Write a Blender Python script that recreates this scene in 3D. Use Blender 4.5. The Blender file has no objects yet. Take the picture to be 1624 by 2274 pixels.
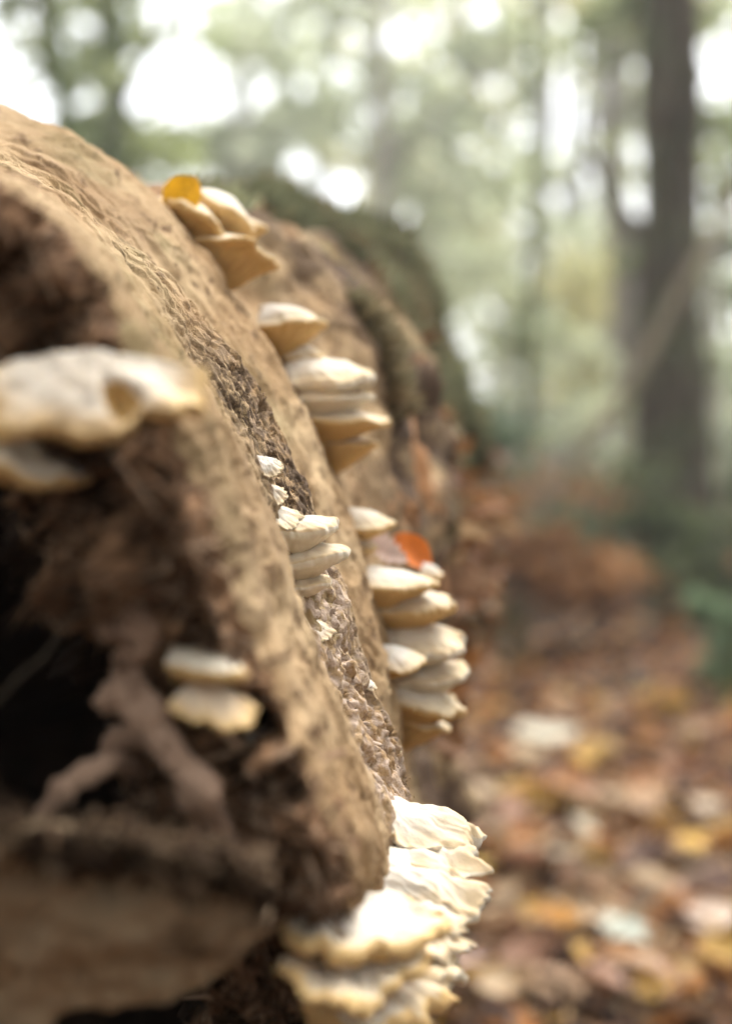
import bpy, math, random
import numpy as np
from mathutils import Vector

# ------------------------------------------------------------------ camera, world, sun, exposure
scene = bpy.context.scene
COL = scene.collection
FPX = 3383.0            # focal length in units of a 1624 px wide picture
CAM_H = 0.75
HZN = 981.0             # horizon row


def W(px, py, d):
    """A point seen at (px, py) of a 1624 x 2273 picture and d metres away."""
    return np.array([(px - 812.0) / FPX * d, d, CAM_H + (HZN - py) / FPX * d])


cam_data = bpy.data.cameras.new('camera')
cam = bpy.data.objects.new('camera', cam_data)
COL.objects.link(cam)
cam.location = (0, 0, CAM_H)
cam.rotation_euler = (math.radians(90), 0, 0)
cam_data.sensor_fit = 'VERTICAL'
cam_data.sensor_height = 36.0 * 2273 / 2436
cam_data.sensor_width = 24.0
cam_data.lens = 50.0
cam_data.shift_y = -(1136.5 - HZN) / 2273.0
cam_data.clip_start = 0.02
cam_data.clip_end = 600
cam_data.dof.use_dof = True
cam_data.dof.focus_distance = 0.676
cam_data.dof.aperture_fstop = 3.2
cam_data.dof.aperture_blades = 0
scene.camera = cam

SUN_EL, SUN_AZ = 62.0, 40.0      # azimuth clockwise from +Y (ahead of the camera)
world = bpy.data.worlds.new('World')
scene.world = world
world.use_nodes = True
wn = world.node_tree
wn.nodes.clear()
sky = wn.nodes.new('ShaderNodeTexSky')
sky.sky_type = 'NISHITA'
sky.sun_disc = False
sky.sun_elevation = math.radians(SUN_EL)
sky.sun_rotation = math.radians(SUN_AZ)
sky.air_density = 1.0
sky.dust_density = 4.0
sky.ozone_density = 1.0
hsv = wn.nodes.new('ShaderNodeHueSaturation')
hsv.inputs['Saturation'].default_value = 0.16
bg = wn.nodes.new('ShaderNodeBackground')
bg.inputs['Strength'].default_value = 0.15
wo = wn.nodes.new('ShaderNodeOutputWorld')
wn.links.new(sky.outputs[0], hsv.inputs['Color'])
wn.links.new(hsv.outputs[0], bg.inputs['Color'])
wn.links.new(bg.outputs[0], wo.inputs['Surface'])

sun_d = bpy.data.lights.new('sun', 'SUN')
sun_d.energy = 0.6
sun_d.angle = math.radians(35)
sun_d.color = (1.0, 0.97, 0.94)
sun = bpy.data.objects.new('sun', sun_d)
COL.objects.link(sun)
_e, _a = math.radians(SUN_EL), math.radians(SUN_AZ)
sdir = Vector((math.sin(_a) * math.cos(_e), math.cos(_a) * math.cos(_e), math.sin(_e)))
sun.rotation_euler = sdir.to_track_quat('Z', 'Y').to_euler()

scene.render.engine = 'CYCLES'
scene.view_settings.view_transform = 'Standard'
scene.view_settings.look = 'None'
scene.view_settings.gamma = 1.0
scene.view_settings.use_curve_mapping = False
scene.view_settings.exposure = 2.38
scene.cycles.use_denoising = True
scene.cycles.max_bounces = 6
scene.cycles.diffuse_bounces = 4
scene.cycles.transmission_bounces = 3
scene.cycles.transparent_max_bounces = 4
scene.cycles.caustics_reflective = False
scene.cycles.caustics_refractive = False

rng = np.random.default_rng(7)
random.seed(7)


# ------------------------------------------------------------------ helpers
def _hash(ix, iy, iz, seed):
    h = (ix.astype(np.uint32) * np.uint32(374761393) + iy.astype(np.uint32) * np.uint32(668265263)
         + iz.astype(np.uint32) * np.uint32(2147483647) + np.uint32((seed * 974711 + 12345) & 0xffffffff))
    h = (h ^ (h >> np.uint32(13))) * np.uint32(1274126177)
    h = h ^ (h >> np.uint32(16))
    h = h * np.uint32(2246822519)
    h = h ^ (h >> np.uint32(15))
    return h.astype(np.float64) / 4294967295.0


def vnoise(P, seed=0):
    """value noise in -1..1 at points P (..., 3)"""
    I = np.floor(P).astype(np.int64)
    f = P - I
    f = f * f * f * (f * (f * 6 - 15) + 10)
    x, y, z = I[..., 0], I[..., 1], I[..., 2]
    fx, fy, fz = f[..., 0], f[..., 1], f[..., 2]
    r = 0
    for dx in (0, 1):
        for dy in (0, 1):
            for dz in (0, 1):
                w = (fx if dx else 1 - fx) * (fy if dy else 1 - fy) * (fz if dz else 1 - fz)
                r = r + w * _hash(x + dx, y + dy, z + dz, seed)
    return r * 2 - 1


def fbm(P, seed=0, octs=4, gain=0.5):
    P = np.asarray(P, float)
    a, s, t = 1.0, 0.0, 0.0
    for k in range(octs):
        s = s + a * vnoise(P * (2.03 ** k) + 17.3 * k, seed + k)
        t += a
        a *= gain
    return s / t


def sm(a, b, x):
    t = np.clip((x - a) / (b - a), 0, 1)
    return t * t * (3 - 2 * t)


def mesh_np(name, verts, faces, smooth=True, mat=None):
    """faces: (n, k) int array"""
    verts = np.asarray(verts, np.float32).reshape(-1, 3)
    faces = np.asarray(faces, np.int32)
    me = bpy.data.meshes.new(name)
    n, k = faces.shape
    me.vertices.add(len(verts))
    me.vertices.foreach_set('co', verts.ravel())
    me.loops.add(n * k)
    me.loops.foreach_set('vertex_index', faces.ravel())
    me.polygons.add(n)
    me.polygons.foreach_set('loop_start', np.arange(0, n * k, k, dtype=np.int32))
    me.polygons.foreach_set('loop_total', np.full(n, k, np.int32))
    me.update(calc_edges=True)
    me.validate()
    if smooth:
        me.polygons.foreach_set('use_smooth', np.ones(len(me.polygons), bool))
    if mat is not None:
        me.materials.append(mat)
    return me


def fattr(me, name, vals):
    a = me.attributes.new(name, 'FLOAT', 'POINT')
    a.data.foreach_set('value', np.asarray(vals, np.float32).ravel())


def cattr(me, name, rgb):
    rgb = np.asarray(rgb, np.float32).reshape(-1, 3)
    a = me.attributes.new(name, 'FLOAT_COLOR', 'POINT')
    a.data.foreach_set('color', np.concatenate([rgb, np.ones((len(rgb), 1), np.float32)], 1).ravel())


def grid_faces(n, m, wrap=False, flip=False):
    i = np.arange(n - 1)[:, None]
    j = np.arange(m if wrap else m - 1)[None, :]
    a = i * m + j
    b = i * m + (j + 1) % m
    c = (i + 1) * m + (j + 1) % m
    d = (i + 1) * m + j
    f = np.stack([a, b, c, d], -1).reshape(-1, 4)
    return f[:, ::-1] if flip else f


def link(name, me, parent=None, loc=None):
    o = bpy.data.objects.new(name, me)
    COL.objects.link(o)
    if parent is not None:
        o.parent = parent
    if loc is not None:
        o.location = loc
    return o


def tag(o, label=None, cat=None, group=None, kind=None):
    if label:
        o['label'] = label
    if cat:
        o['category'] = cat
    if group:
        o['group'] = group
    if kind:
        o['kind'] = kind
    return o


def empty(name, loc):
    o = bpy.data.objects.new(name, None)
    o.empty_display_size = 0.01
    COL.objects.link(o)
    o.location = loc
    return o


def tube(path, radii, seg=10, seed=0, rough=0.0, freq=40.0, cap=True):
    """swept tube; path (n,3), radii (n,)"""
    path = np.asarray(path, float)
    n = len(path)
    T = np.gradient(path, axis=0)
    T /= np.linalg.norm(T, axis=1)[:, None] + 1e-9
    up = np.array([0.13, 0.21, 0.97]) if abs(T[0][2]) < 0.8 else np.array([0.9, 0.3, 0.1])
    A = np.cross(T, up)
    A /= np.linalg.norm(A, axis=1)[:, None] + 1e-9
    B = np.cross(T, A)
    a = np.linspace(0, 2 * np.pi, seg, endpoint=False)
    N = A[:, None, :] * np.cos(a)[None, :, None] + B[:, None, :] * np.sin(a)[None, :, None]
    V = path[:, None, :] + N * np.asarray(radii, float)[:, None, None]
    if rough:
        ln = np.concatenate([[0], np.cumsum(np.linalg.norm(np.diff(path, axis=0), axis=1))])
        Q = np.stack([np.cos(a)[None, :] * 2.2 + 0 * ln[:, None], np.sin(a)[None, :] * 2.2 + 0 * ln[:, None], ln[:, None] * freq * 0.35 + 0 * a[None, :]], -1)
        V = V + N * ((0.75 * fbm(Q, seed, 4, 0.6) + 0.5 * fbm(V * freq, seed + 3, 3))[..., None] * rough)
    F = grid_faces(n, seg, wrap=True)
    V = V.reshape(-1, 3)
    if cap:
        V = np.concatenate([V, path[:1], path[-1:]])
        q = np.arange(seg)
        f0 = np.stack([(q + 1) % seg, q, np.full(seg, n * seg), np.full(seg, n * seg)], 1)
        f1 = np.stack([(n - 1) * seg + q, (n - 1) * seg + (q + 1) % seg, np.full(seg, n * seg + 1), np.full(seg, n * seg + 1)], 1)
        F = (F, np.concatenate([f0, f1])[:, :3])
    else:
        F = (F, np.zeros((0, 3), int))
    return V, F


def join(parts):
    """parts: list of (V, (quads, tris)) -> V, tris"""
    Vs, Fs, o = [], [], 0
    for V, (q, t) in parts:
        Vs.append(V)
        if len(q):
            Fs.append(q[:, [0, 1, 2]] + o)
            Fs.append(q[:, [0, 2, 3]] + o)
        if len(t):
            Fs.append(np.asarray(t) + o)
        o += len(V)
    return np.concatenate(Vs), np.concatenate(Fs)


def spline(pts, n):
    """Catmull-Rom through pts -> n points"""
    P = np.asarray(pts, float)
    P = np.concatenate([[2 * P[0] - P[1]], P, [2 * P[-1] - P[-2]]])
    t = np.linspace(0, len(P) - 3 - 1e-6, n)
    i = t.astype(int)
    f = (t - i)[:, None]
    a, b, c, d = P[i], P[i + 1], P[i + 2], P[i + 3]
    return 0.5 * (2 * b + (c - a) * f + (2 * a - 5 * b + 4 * c - d) * f ** 2 + (3 * b - a - 3 * c + d) * f ** 3)


# ------------------------------------------------------------------ materials
def new_mat(name, rough=0.85, spec=0.25):
    m = bpy.data.materials.new(name)
    m.use_nodes = True
    nt = m.node_tree
    b = nt.nodes['Principled BSDF']
    b.inputs['Roughness'].default_value = rough
    b.inputs['Specular IOR Level'].default_value = spec
    return m, nt, b


def nd(nt, t, **kw):
    n = nt.nodes.new(t)
    for k, v in kw.items():
        if k in n.inputs:
            n.inputs[k].default_value = v
        else:
            setattr(n, k, v)
    return n


def mixc(nt, fac, a, b):
    n = nt.nodes.new('ShaderNodeMix')
    n.data_type = 'RGBA'
    for sock, v in ((n.inputs[0], fac), (n.inputs[6], a), (n.inputs[7], b)):
        if hasattr(v, 'links'):
            nt.links.new(v, sock)
        elif isinstance(v, (int, float)):
            sock.default_value = v
        else:
            sock.default_value = (*v, 1)
    return n.outputs[2]


def ramp(nt, src, p0, p1, v0=0.0, v1=1.0):
    n = nt.nodes.new('ShaderNodeMapRange')
    n.interpolation_type = 'SMOOTHSTEP'
    n.inputs['From Min'].default_value = p0
    n.inputs['From Max'].default_value = p1
    n.inputs['To Min'].default_value = v0
    n.inputs['To Max'].default_value = v1
    nt.links.new(src, n.inputs['Value'])
    return n.outputs[0]


def noise(nt, scale, detail=4, rough=0.55, vec=None, dist=0.0):
    n = nd(nt, 'ShaderNodeTexNoise', Scale=scale, Detail=detail, Roughness=rough, Distortion=dist)
    if vec is None:
        tc = nt.nodes.new('ShaderNodeTexCoord')
        vec = tc.outputs['Object']
    nt.links.new(vec, n.inputs['Vector'])
    return n.outputs['Fac']


def bump(nt, b, h, strength, dist):
    n = nd(nt, 'ShaderNodeBump', Strength=strength, Distance=dist)
    nt.links.new(h, n.inputs['Height'])
    nt.links.new(n.outputs[0], b.inputs['Normal'])


def attr(nt, name):
    n = nt.nodes.new('ShaderNodeAttribute')
    n.attribute_name = name
    return n


def wood_mat(name, c_dark, c_mid, c_light, scale=60, green=None, pale=False):
    m, nt, b = new_mat(name, 0.9, 0.15)
    n1 = noise(nt, scale * 0.25, 5, 0.6)
    n2 = noise(nt, scale * 1.6, 5, 0.65)
    n3 = noise(nt, scale * 7, 3, 0.6)
    c = mixc(nt, ramp(nt, n1, 0.38, 0.62), c_mid, c_light)
    c = mixc(nt, ramp(nt, n2, 0.52, 0.68), c, c_dark)
    c = mixc(nt, ramp(nt, n3, 0.60, 0.75), c, tuple(min(1, v * 1.35) for v in c_light))
    n6 = noise(nt, scale * 0.11, 5, 0.65, None, 0.8)
    c = mixc(nt, ramp(nt, n6, 0.48, 0.62, 0, 0.5), c, tuple(0.45 * a_ + 0.55 * b_ for a_, b_ in zip(c_mid, c_dark)))
    n5 = noise(nt, scale * 0.5, 6, 0.75, None, 1.2)
    c = mixc(nt, ramp(nt, n5, 0.53, 0.66, 0, 0.6), c, c_dark)
    if green is not None:
        n4 = noise(nt, scale * 0.14, 6, 0.7)
        g = attr(nt, 'algae').outputs['Fac']
        mu = nd(nt, 'ShaderNodeMath', operation='MULTIPLY')
        nt.links.new(ramp(nt, n4, 0.44, 0.66), mu.inputs[0])
        nt.links.new(g, mu.inputs[1])
        c = mixc(nt, mu.outputs[0], c, green)
    if pale:
        p = attr(nt, 'pale').outputs['Fac']
        mu = nd(nt, 'ShaderNodeMath', operation='MULTIPLY')
        nt.links.new(ramp(nt, noise(nt, scale * 3.2, 4, 0.6), 0.40, 0.60), mu.inputs[0])
        nt.links.new(p, mu.inputs[1])
        c = mixc(nt, mu.outputs[0], c, (0.52, 0.40, 0.31))
    nt.links.new(c, b.inputs['Base Color'])
    bump(nt, b, noise(nt, scale * 12, 5, 0.7), 0.7, 0.0015)
    return m


def far_mottle(m):
    nt = m.node_tree
    b = nt.nodes['Principled BSDF']
    src = b.inputs['Base Color'].links[0].from_socket
    f = attr(nt, 'far').outputs['Fac']
    mu = nd(nt, 'ShaderNodeMath', operation='MULTIPLY')
    nt.links.new(ramp(nt, noise(nt, 16, 6, 0.65), 0.36, 0.54), mu.inputs[0])
    nt.links.new(f, mu.inputs[1])
    c = mixc(nt, mu.outputs[0], src, (0.075, 0.046, 0.028))
    mu2 = nd(nt, 'ShaderNodeMath', operation='MULTIPLY')
    nt.links.new(ramp(nt, noise(nt, 9, 6, 0.7), 0.55, 0.62), mu2.inputs[0])
    nt.links.new(f, mu2.inputs[1])
    c = mixc(nt, mu2.outputs[0], c, (0.40, 0.20, 0.09))
    nt.links.new(c, b.inputs['Base Color'])


def pitted(m):
    nt = m.node_tree
    b = nt.nodes['Principled BSDF']
    src = b.inputs['Base Color'].links[0].from_socket
    f = attr(nt, 'pitted').outputs['Fac']
    mu = nd(nt, 'ShaderNodeMath', operation='MULTIPLY')
    nt.links.new(ramp(nt, noise(nt, 190, 5, 0.7), 0.38, 0.56), mu.inputs[0])
    nt.links.new(f, mu.inputs[1])
    c = mixc(nt, mu.outputs[0], src, (0.085, 0.055, 0.034))
    nt.links.new(c, b.inputs['Base Color'])


M_BARK = wood_mat('bark', (0.12, 0.067, 0.033), (0.35, 0.225, 0.115), (0.47, 0.335, 0.19), 60, (0.21, 0.21, 0.095), True)
far_mottle(M_BARK)
pitted(M_BARK)
M_ROT = wood_mat('rotten_wood', (0.034, 0.018, 0.010), (0.15, 0.08, 0.042), (0.34, 0.195, 0.105), 38)
M_ROT_SHADE = wood_mat('shaded_rot', (0.008, 0.006, 0.005), (0.020, 0.013, 0.009), (0.045, 0.028, 0.018), 38)  # rotten wood again, near-black: the cavity's shade put into the colour
M_STRAND = wood_mat('pale_rot', (0.14, 0.08, 0.05), (0.30, 0.19, 0.125), (0.40, 0.27, 0.19), 40)
M_SLAB = wood_mat('slab_wood', (0.13, 0.09, 0.055), (0.31, 0.22, 0.135), (0.39, 0.295, 0.18), 16)
M_DUFF = wood_mat('forest_soil', (0.020, 0.013, 0.009), (0.06, 0.038, 0.024), (0.12, 0.072, 0.042), 12)


def fungus_mat(name, c_in, c_rim, c_speck, rim0, rim1):
    m, nt, b = new_mat(name, 0.92, 0.08)
    u = attr(nt, 'rim').outputs['Fac']
    tc = nt.nodes.new('ShaderNodeTexCoord')
    n1 = noise(nt, 90, 5, 0.6)
    ad = nd(nt, 'ShaderNodeMath', operation='MULTIPLY_ADD')
    nt.links.new(n1, ad.inputs[0])
    ad.inputs[1].default_value = 0.30
    nt.links.new(u, ad.inputs[2])
    c = mixc(nt, ramp(nt, ad.outputs[0], rim0 + 0.15, rim1 + 0.15), c_in, c_rim)
    n2 = noise(nt, 420, 4, 0.7)
    c = mixc(nt, ramp(nt, n2, 0.62, 0.78, 0, 0.7), c, c_speck)
    n3 = noise(nt, 35, 4, 0.6)
    c = mixc(nt, ramp(nt, n3, 0.55, 0.75, 0, 0.35), c, c_rim)
    oi = nt.nodes.new('ShaderNodeObjectInfo')
    c = mixc(nt, ramp(nt, oi.outputs['Random'], 0.0, 1.0, 0.0, 0.38), c, c_rim)
    wv = nd(nt, 'ShaderNodeMath', operation='SINE')
    mm = nd(nt, 'ShaderNodeMath', operation='MULTIPLY')
    nt.links.new(ad.outputs[0], mm.inputs[0])
    mm.inputs[1].default_value = 34.0
    nt.links.new(mm.outputs[0], wv.inputs[0])
    c = mixc(nt, ramp(nt, wv.outputs[0], 0.2, 1.0, 0, 0.12), c, c_speck)
    c = mixc(nt, ramp(nt, noise(nt, 22, 6, 0.75), 0.60, 0.72, 0, 0.22), c, c_speck)
    nt.links.new(c, b.inputs['Base Color'])
    b.inputs['Subsurface Weight'].default_value = 0.12
    b.inputs['Subsurface Radius'].default_value = (1.0, 0.6, 0.3)
    b.inputs['Subsurface Scale'].default_value = 0.003
    bump(nt, b, noise(nt, 260, 5, 0.65), 0.45, 0.0012)
    return m


M_CAP = fungus_mat('fungus_cap', (0.60, 0.565, 0.505), (0.62, 0.49, 0.31), (0.52, 0.38, 0.25), 0.62, 1.04)
M_CAP_WARM = fungus_mat('fungus_cap_warm', (0.72, 0.65, 0.55), (0.68, 0.47, 0.24), (0.52, 0.34, 0.18), 0.55, 0.98)
M_PORE = fungus_mat('fungus_pores', (0.55, 0.355, 0.14), (0.61, 0.415, 0.19), (0.40, 0.25, 0.09), 0.55, 1.0)
M_PORE_PALE = fungus_mat('fungus_pores_pale', (0.68, 0.575, 0.41), (0.72, 0.65, 0.53), (0.52, 0.41, 0.26), 0.45, 1.0)


def leaf_mat(name, transl=0.35, rough=0.6, spec=0.3):
    m, nt, b = new_mat(name, rough, spec)
    a = attr(nt, 'tint').outputs['Color']
    n = noise(nt, 70, 4, 0.6)
    h = nt.nodes.new('ShaderNodeHueSaturation')
    nt.links.new(a, h.inputs['Color'])
    nt.links.new(ramp(nt, n, 0.3, 0.7, 0.75, 1.2), h.inputs['Value'])
    if name == 'dry_leaf':
        sp = mixc(nt, ramp(nt, noise(nt, 160, 4, 0.7), 0.55, 0.70, 0, 0.6), h.outputs[0], (0.14, 0.07, 0.03))
    else:
        sp = h.outputs[0]
    nt.links.new(sp, b.inputs['Base Color'])
    tr = nt.nodes.new('ShaderNodeBsdfTranslucent')
    nt.links.new(h.outputs[0], tr.inputs['Color'])
    mx = nt.nodes.new('ShaderNodeMixShader')
    mx.inputs[0].default_value = transl
    nt.links.new(b.outputs[0], mx.inputs[1])
    nt.links.new(tr.outputs[0], mx.inputs[2])
    nt.links.new(mx.outputs[0], nt.nodes['Material Output'].inputs['Surface'])
    return m


M_LITTER = leaf_mat('dry_leaf', 0.25)
M_FOLIAGE = leaf_mat('green_leaf', 0.62)
M_MOSS = leaf_mat('moss', 0.3, 0.9, 0.1)


def trunk_mat(name, c0, c1, moss, moss_amt):
    m, nt, b = new_mat(name, 0.9, 0.15)
    tc = nt.nodes.new('ShaderNodeTexCoord')
    mp = nd(nt, 'ShaderNodeMapping')
    mp.inputs['Scale'].default_value = (1, 1, 0.18)
    nt.links.new(tc.outputs['Object'], mp.inputs['Vector'])
    n1 = noise(nt, 30, 6, 0.65, mp.outputs[0])
    c = mixc(nt, ramp(nt, n1, 0.38, 0.62), c0, c1)
    n2 = noise(nt, 2.6, 5, 0.65)
    c = mixc(nt, ramp(nt, n2, 0.60 - 0.3 * moss_amt, 0.78 - 0.3 * moss_amt), c, moss)
    nt.links.new(c, b.inputs['Base Color'])
    bump(nt, b, n1, 0.8, 0.03)
    return m


M_TRUNK_DARK = trunk_mat('trunk_brown', (0.040, 0.030, 0.019), (0.115, 0.090, 0.060), (0.085, 0.09, 0.045), 0.5)
M_TRUNK_GREY = trunk_mat('trunk_grey', (0.19, 0.17, 0.14), (0.36, 0.33, 0.27), (0.22, 0.23, 0.14), 0.3)
M_TRUNK_MOSS = trunk_mat('trunk_moss', (0.07, 0.065, 0.04), (0.15, 0.14, 0.09), (0.11, 0.14, 0.055), 0.9)
M_TWIG = trunk_mat('dead_wood', (0.22, 0.18, 0.12), (0.36, 0.30, 0.21), (0.2, 0.2, 0.11), 0.2)

# ------------------------------------------------------------------ the ground
gx = np.concatenate([np.linspace(-120, -8, 40), np.linspace(-7.6, 7.6, 160), np.linspace(8, 120, 40)])
gy = np.concatenate([np.linspace(-30, 0, 20), np.linspace(0.1, 14, 190), np.linspace(14.5, 160, 60)])


def ground_z(x, y):
    P = np.stack([x, y, 0 * x], -1)
    z = 0.045 * fbm(P * 1.1, 40, 3) + 0.02 * fbm(P * 6, 41, 2)
    z = z + 0.35 * sm(6, 40, y) * fbm(P * 0.08, 42, 2)
    z = z - 0.015
    return z


X, Y = np.meshgrid(gx, gy)
Z = ground_z(X, Y)
g = link('ground', mesh_np('ground', np.stack([X, Y, Z], -1), grid_faces(len(gy), len(gx)), True, M_DUFF))
tag(g, 'brown forest floor under the leaf litter', kind='structure')

# ------------------------------------------------------------------ the log
R0 = 0.474


def axis(d):
    return np.array([-0.4236 + 0.035 * (d - 0.7), 0.468])


SEC = [
    (0.49, [(-120, 360), (0, 405), (60, 430), (150, 500), (220, 590), (290, 690), (340, 780), (400, 900), (435, 1000), (462, 1100),
            (500, 1210), (545, 1330), (590, 1450), (640, 1560), (690, 1650), (740, 1740), (785, 1830), (805, 1950), (790, 2100), (750, 2300)]),
    (0.575, [(-120, 338), (0, 385), (70, 420), (165, 505), (270, 620), (350, 720), (430, 835), (500, 945), (560, 1065), (608, 1180), (645, 1280), (672, 1390),
             (703, 1500), (755, 1650), (805, 1780), (835, 1900), (830, 2050), (800, 2300)]),
    (0.630, [(-120, 322), (0, 373), (80, 410), (180, 500), (300, 610), (390, 750), (470, 880), (560, 1100), (640, 1330), (720, 1520),
            (790, 1700), (850, 1850), (880, 2000), (850, 2300)]),
    (0.70, [(-100, 300), (15, 356), (130, 417), (235, 517), (400, 646), (500, 762), (575, 867), (690, 1130), (815, 1480), (912, 1756),
            (935, 2000), (900, 2300)]),
    (0.745, [(-100, 268), (10, 310), (125, 360), (240, 455), (380, 590), (485, 715), (570, 840), (685, 1090), (795, 1400), (885, 1700),
             (915, 2000), (890, 2300)]),
    (0.82, [(-150, 200), (0, 232), (120, 275), (240, 350), (340, 430), (410, 510), (470, 600), (520, 690), (590, 785), (640, 870),
            (685, 960), (740, 1070), (780, 1190), (820, 1310), (855, 1430), (880, 1560), (893, 1750), (905, 1900), (890, 2300)]),
    (0.90, [(-150, 230), (0, 270), (120, 320), (240, 390), (340, 465), (400, 530), (460, 620), (530, 700), (600, 790), (655, 870),
            (705, 950), (760, 1060), (800, 1180), (840, 1320), (865, 1460), (880, 1600), (885, 1800), (870, 2200)]),
    (1.00, [(-100, 300), (200, 390), (340, 440), (450, 445), (560, 480), (640, 550), (720, 635), (790, 715), (845, 815), (885, 930), (915, 1080),
            (925, 1250), (915, 1450), (895, 1700)]),
    (1.35, [(300, 440), (560, 480), (680, 520), (780, 600), (850, 700), (900, 830), (945, 980), (975, 1130), (975, 1300), (950, 1500)]),
    (1.80, [(450, 490), (600, 500), (700, 515), (800, 520), (880, 545), (930, 620), (965, 740), (1000, 850), (1040, 950), (1075, 1080),
            (1080, 1200), (1050, 1330), (1010, 1450)]),
]
TH = np.radians(np.concatenate([np.arange(-178, 0, 4.0), np.linspace(0, 72, 640), np.arange(74, 178, 4.0)]))
keyd, keyr = [], []
DIP = {0.745: -0.010}
for d, pts in SEC:
    c = axis(d)
    w = np.array([W(px, py, d) for px, py in pts])
    dx, dz = w[:, 0] - c[0], w[:, 2] - c[1]
    t, r = np.arctan2(dz, dx), np.hypot(dx, dz)
    o = np.argsort(t)
    t, r = t[o], r[o]
    rr = np.interp(TH, t, r)
    # smooth, then fade to the plain radius outside the traced range
    k = np.exp(-0.5 * (np.arange(-14, 15) / 6.0) ** 2)
    k /= k.sum()
    rp = np.pad(rr, 14, mode='edge')
    rr = np.convolve(rp, k, 'valid')
    fade = np.clip(np.maximum(t[0] - TH, TH - t[-1]) / math.radians(45), 0, 1)
    fade = fade * fade * (3 - 2 * fade)
    keyd.append(d)
    keyr.append(rr * (1 - fade) + R0 * fade + DIP.get(d, 0) * sm(math.radians(60), math.radians(42), TH))
keyd.append(2.3)
keyr.append(keyr[-1] * 0.85)
keyd.append(2.6)
keyr.append(keyr[-1] * 0.9)
keyd, keyr = np.array(keyd), np.array(keyr)


def log_r(d):
    """section radius for every TH at depth d (smooth in d)"""
    d = np.clip(d, keyd[0], keyd[-1])
    i = int(np.clip(np.searchsorted(keyd, d) - 1, 0, len(keyd) - 2))
    f = (d - keyd[i]) / (keyd[i + 1] - keyd[i])
    f = f * f * (3 - 2 * f) * 0.5 + f * 0.5
    return keyr[i] * (1 - f) + keyr[i + 1] * f


D0 = 0.485
DS = np.concatenate([np.arange(D0, 0.62, 0.0013), np.arange(0.62, 0.745, 0.0006), np.arange(0.745, 0.79, 0.0012), np.arange(0.79, 1.02, 0.0022), np.arange(1.024, 2.6, 0.008)])
RR = np.array([log_r(d) for d in DS])
AX = np.array([axis(d) for d in DS])
CT, ST = np.cos(TH), np.sin(TH)
base = np.empty((len(DS), len(TH), 3))
base[..., 0] = AX[:, 0:1] + RR * CT
base[..., 1] = DS[:, None]
base[..., 2] = AX[:, 1:2] + RR * ST
# uneven broken front edge
edge = 0.018 * fbm(np.stack([TH * 6, 0 * TH, 0 * TH], -1), 3, 4) + 0.014 * fbm(np.stack([TH * 32, 0 * TH, 0 * TH], -1), 5, 4)
wl = sm(0.62, D0, DS)[:, None]
edge = edge + 0.085 * sm(math.radians(19), math.radians(12), TH)
base[..., 1] += wl * edge[None, :]
S = np.stack([(TH * R0)[None, :] + 0 * RR, DS[:, None] + 0 * RR, 0 * RR], -1)     # unrolled coordinates: arc, depth
spongy = sm(0.622, 0.65, S[..., 1]) * sm(0.745, 0.70, S[..., 1]) * sm(math.radians(47), math.radians(38), TH)[None, :]
grain = sm(0.612, 0.64, S[..., 1]) * sm(0.72, 0.68, S[..., 1]) * sm(math.radians(33), math.radians(27), TH)[None, :] * sm(math.radians(14), math.radians(18), TH)[None, :]
Pn = base
disp = 0.0055 * fbm(Pn * 22, 11, 3)
# fibres running round the log and flaking plates
wrp = 0.35 * fbm(Pn * 25, 35, 2)
Pfib = np.stack([S[..., 0] * 16 + wrp, S[..., 1] * 300 + 3 * wrp, 0 * S[..., 0]], -1)
disp += 0.0011 * fbm(Pfib, 27, 4) * (0.4 + 0.9 * sm(-0.3, 0.4, fbm(Pn * 14, 36, 2)))
crk = 1 - np.abs(fbm(np.stack([S[..., 0] * 9 + wrp, S[..., 1] * 60 + 2 * wrp, 0 * wrp + 7], -1), 37, 3)) * 7
disp -= 0.0045 * np.clip(crk - 0.35, 0, 1) * sm(0.0, 0.3, fbm(Pn * 11, 38, 2))
plate = fbm(np.stack([S[..., 0] * 34, S[..., 1] * 75, 0 * S[..., 0] + 3], -1), 28, 3)
disp += 0.0014 * (sm(0.02, 0.08, plate) - 0.5)
disp += 0.0018 * (sm(-0.30, -0.22, plate) - 0.5)
disp += 0.0022 * fbm(Pn * 85, 12, 3)
# shallow fissures running round the log
Pf = np.stack([S[..., 0] * 26, S[..., 1] * 130, S[..., 0] * 3], -1)
fis = 1 - np.abs(fbm(Pf, 13, 3)) * 3.0
disp -= 0.0030 * np.clip(fis - 0.45, 0, 1) * sm(-0.05, 0.25, fbm(Pn * 30, 14, 2))
# spongy pits and grains near the ridge
pit = fbm(Pn * 330, 15, 2)
pit = fbm(np.stack([S[..., 0] * 170, S[..., 1] * 360, 8 * disp * 100], -1), 15, 2)
disp -= spongy * 0.0048 * sm(0.05, 0.40, pit)
pit2 = fbm(Pn * 150, 18, 2)
disp -= (0.10 + spongy) * 0.0045 * sm(0.28, 0.55, pit2)
disp += (0.25 + 0.6 * spongy + 0.4 * grain) * 0.0011 * fbm(np.stack([S[..., 0] * 120, S[..., 1] * 330, 0 * S[..., 0]], -1), 16, 2)
disp += grain * 0.0034 * fbm(Pn * 120, 17, 3)
# coarse lumps on the far root flare
far = sm(0.95, 1.3, S[..., 1])
mid = sm(0.88, 1.0, S[..., 1])
disp += mid * (0.020 * fbm(Pn * 16, 24, 3) + 0.006 * fbm(Pn * 45, 25, 2))
disp += far * (0.05 * fbm(Pn * 7, 19, 3) + 0.012 * fbm(Pn * 28, 20, 2))
RN = np.stack([CT, 0 * CT, ST], -1)[None]
logv = base + RN * disp[..., None]
# curl the lip inward a little
logv -= RN * (0.0025 * sm(0.507, 0.482, DS) ** 2)[:, None, None]

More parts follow.
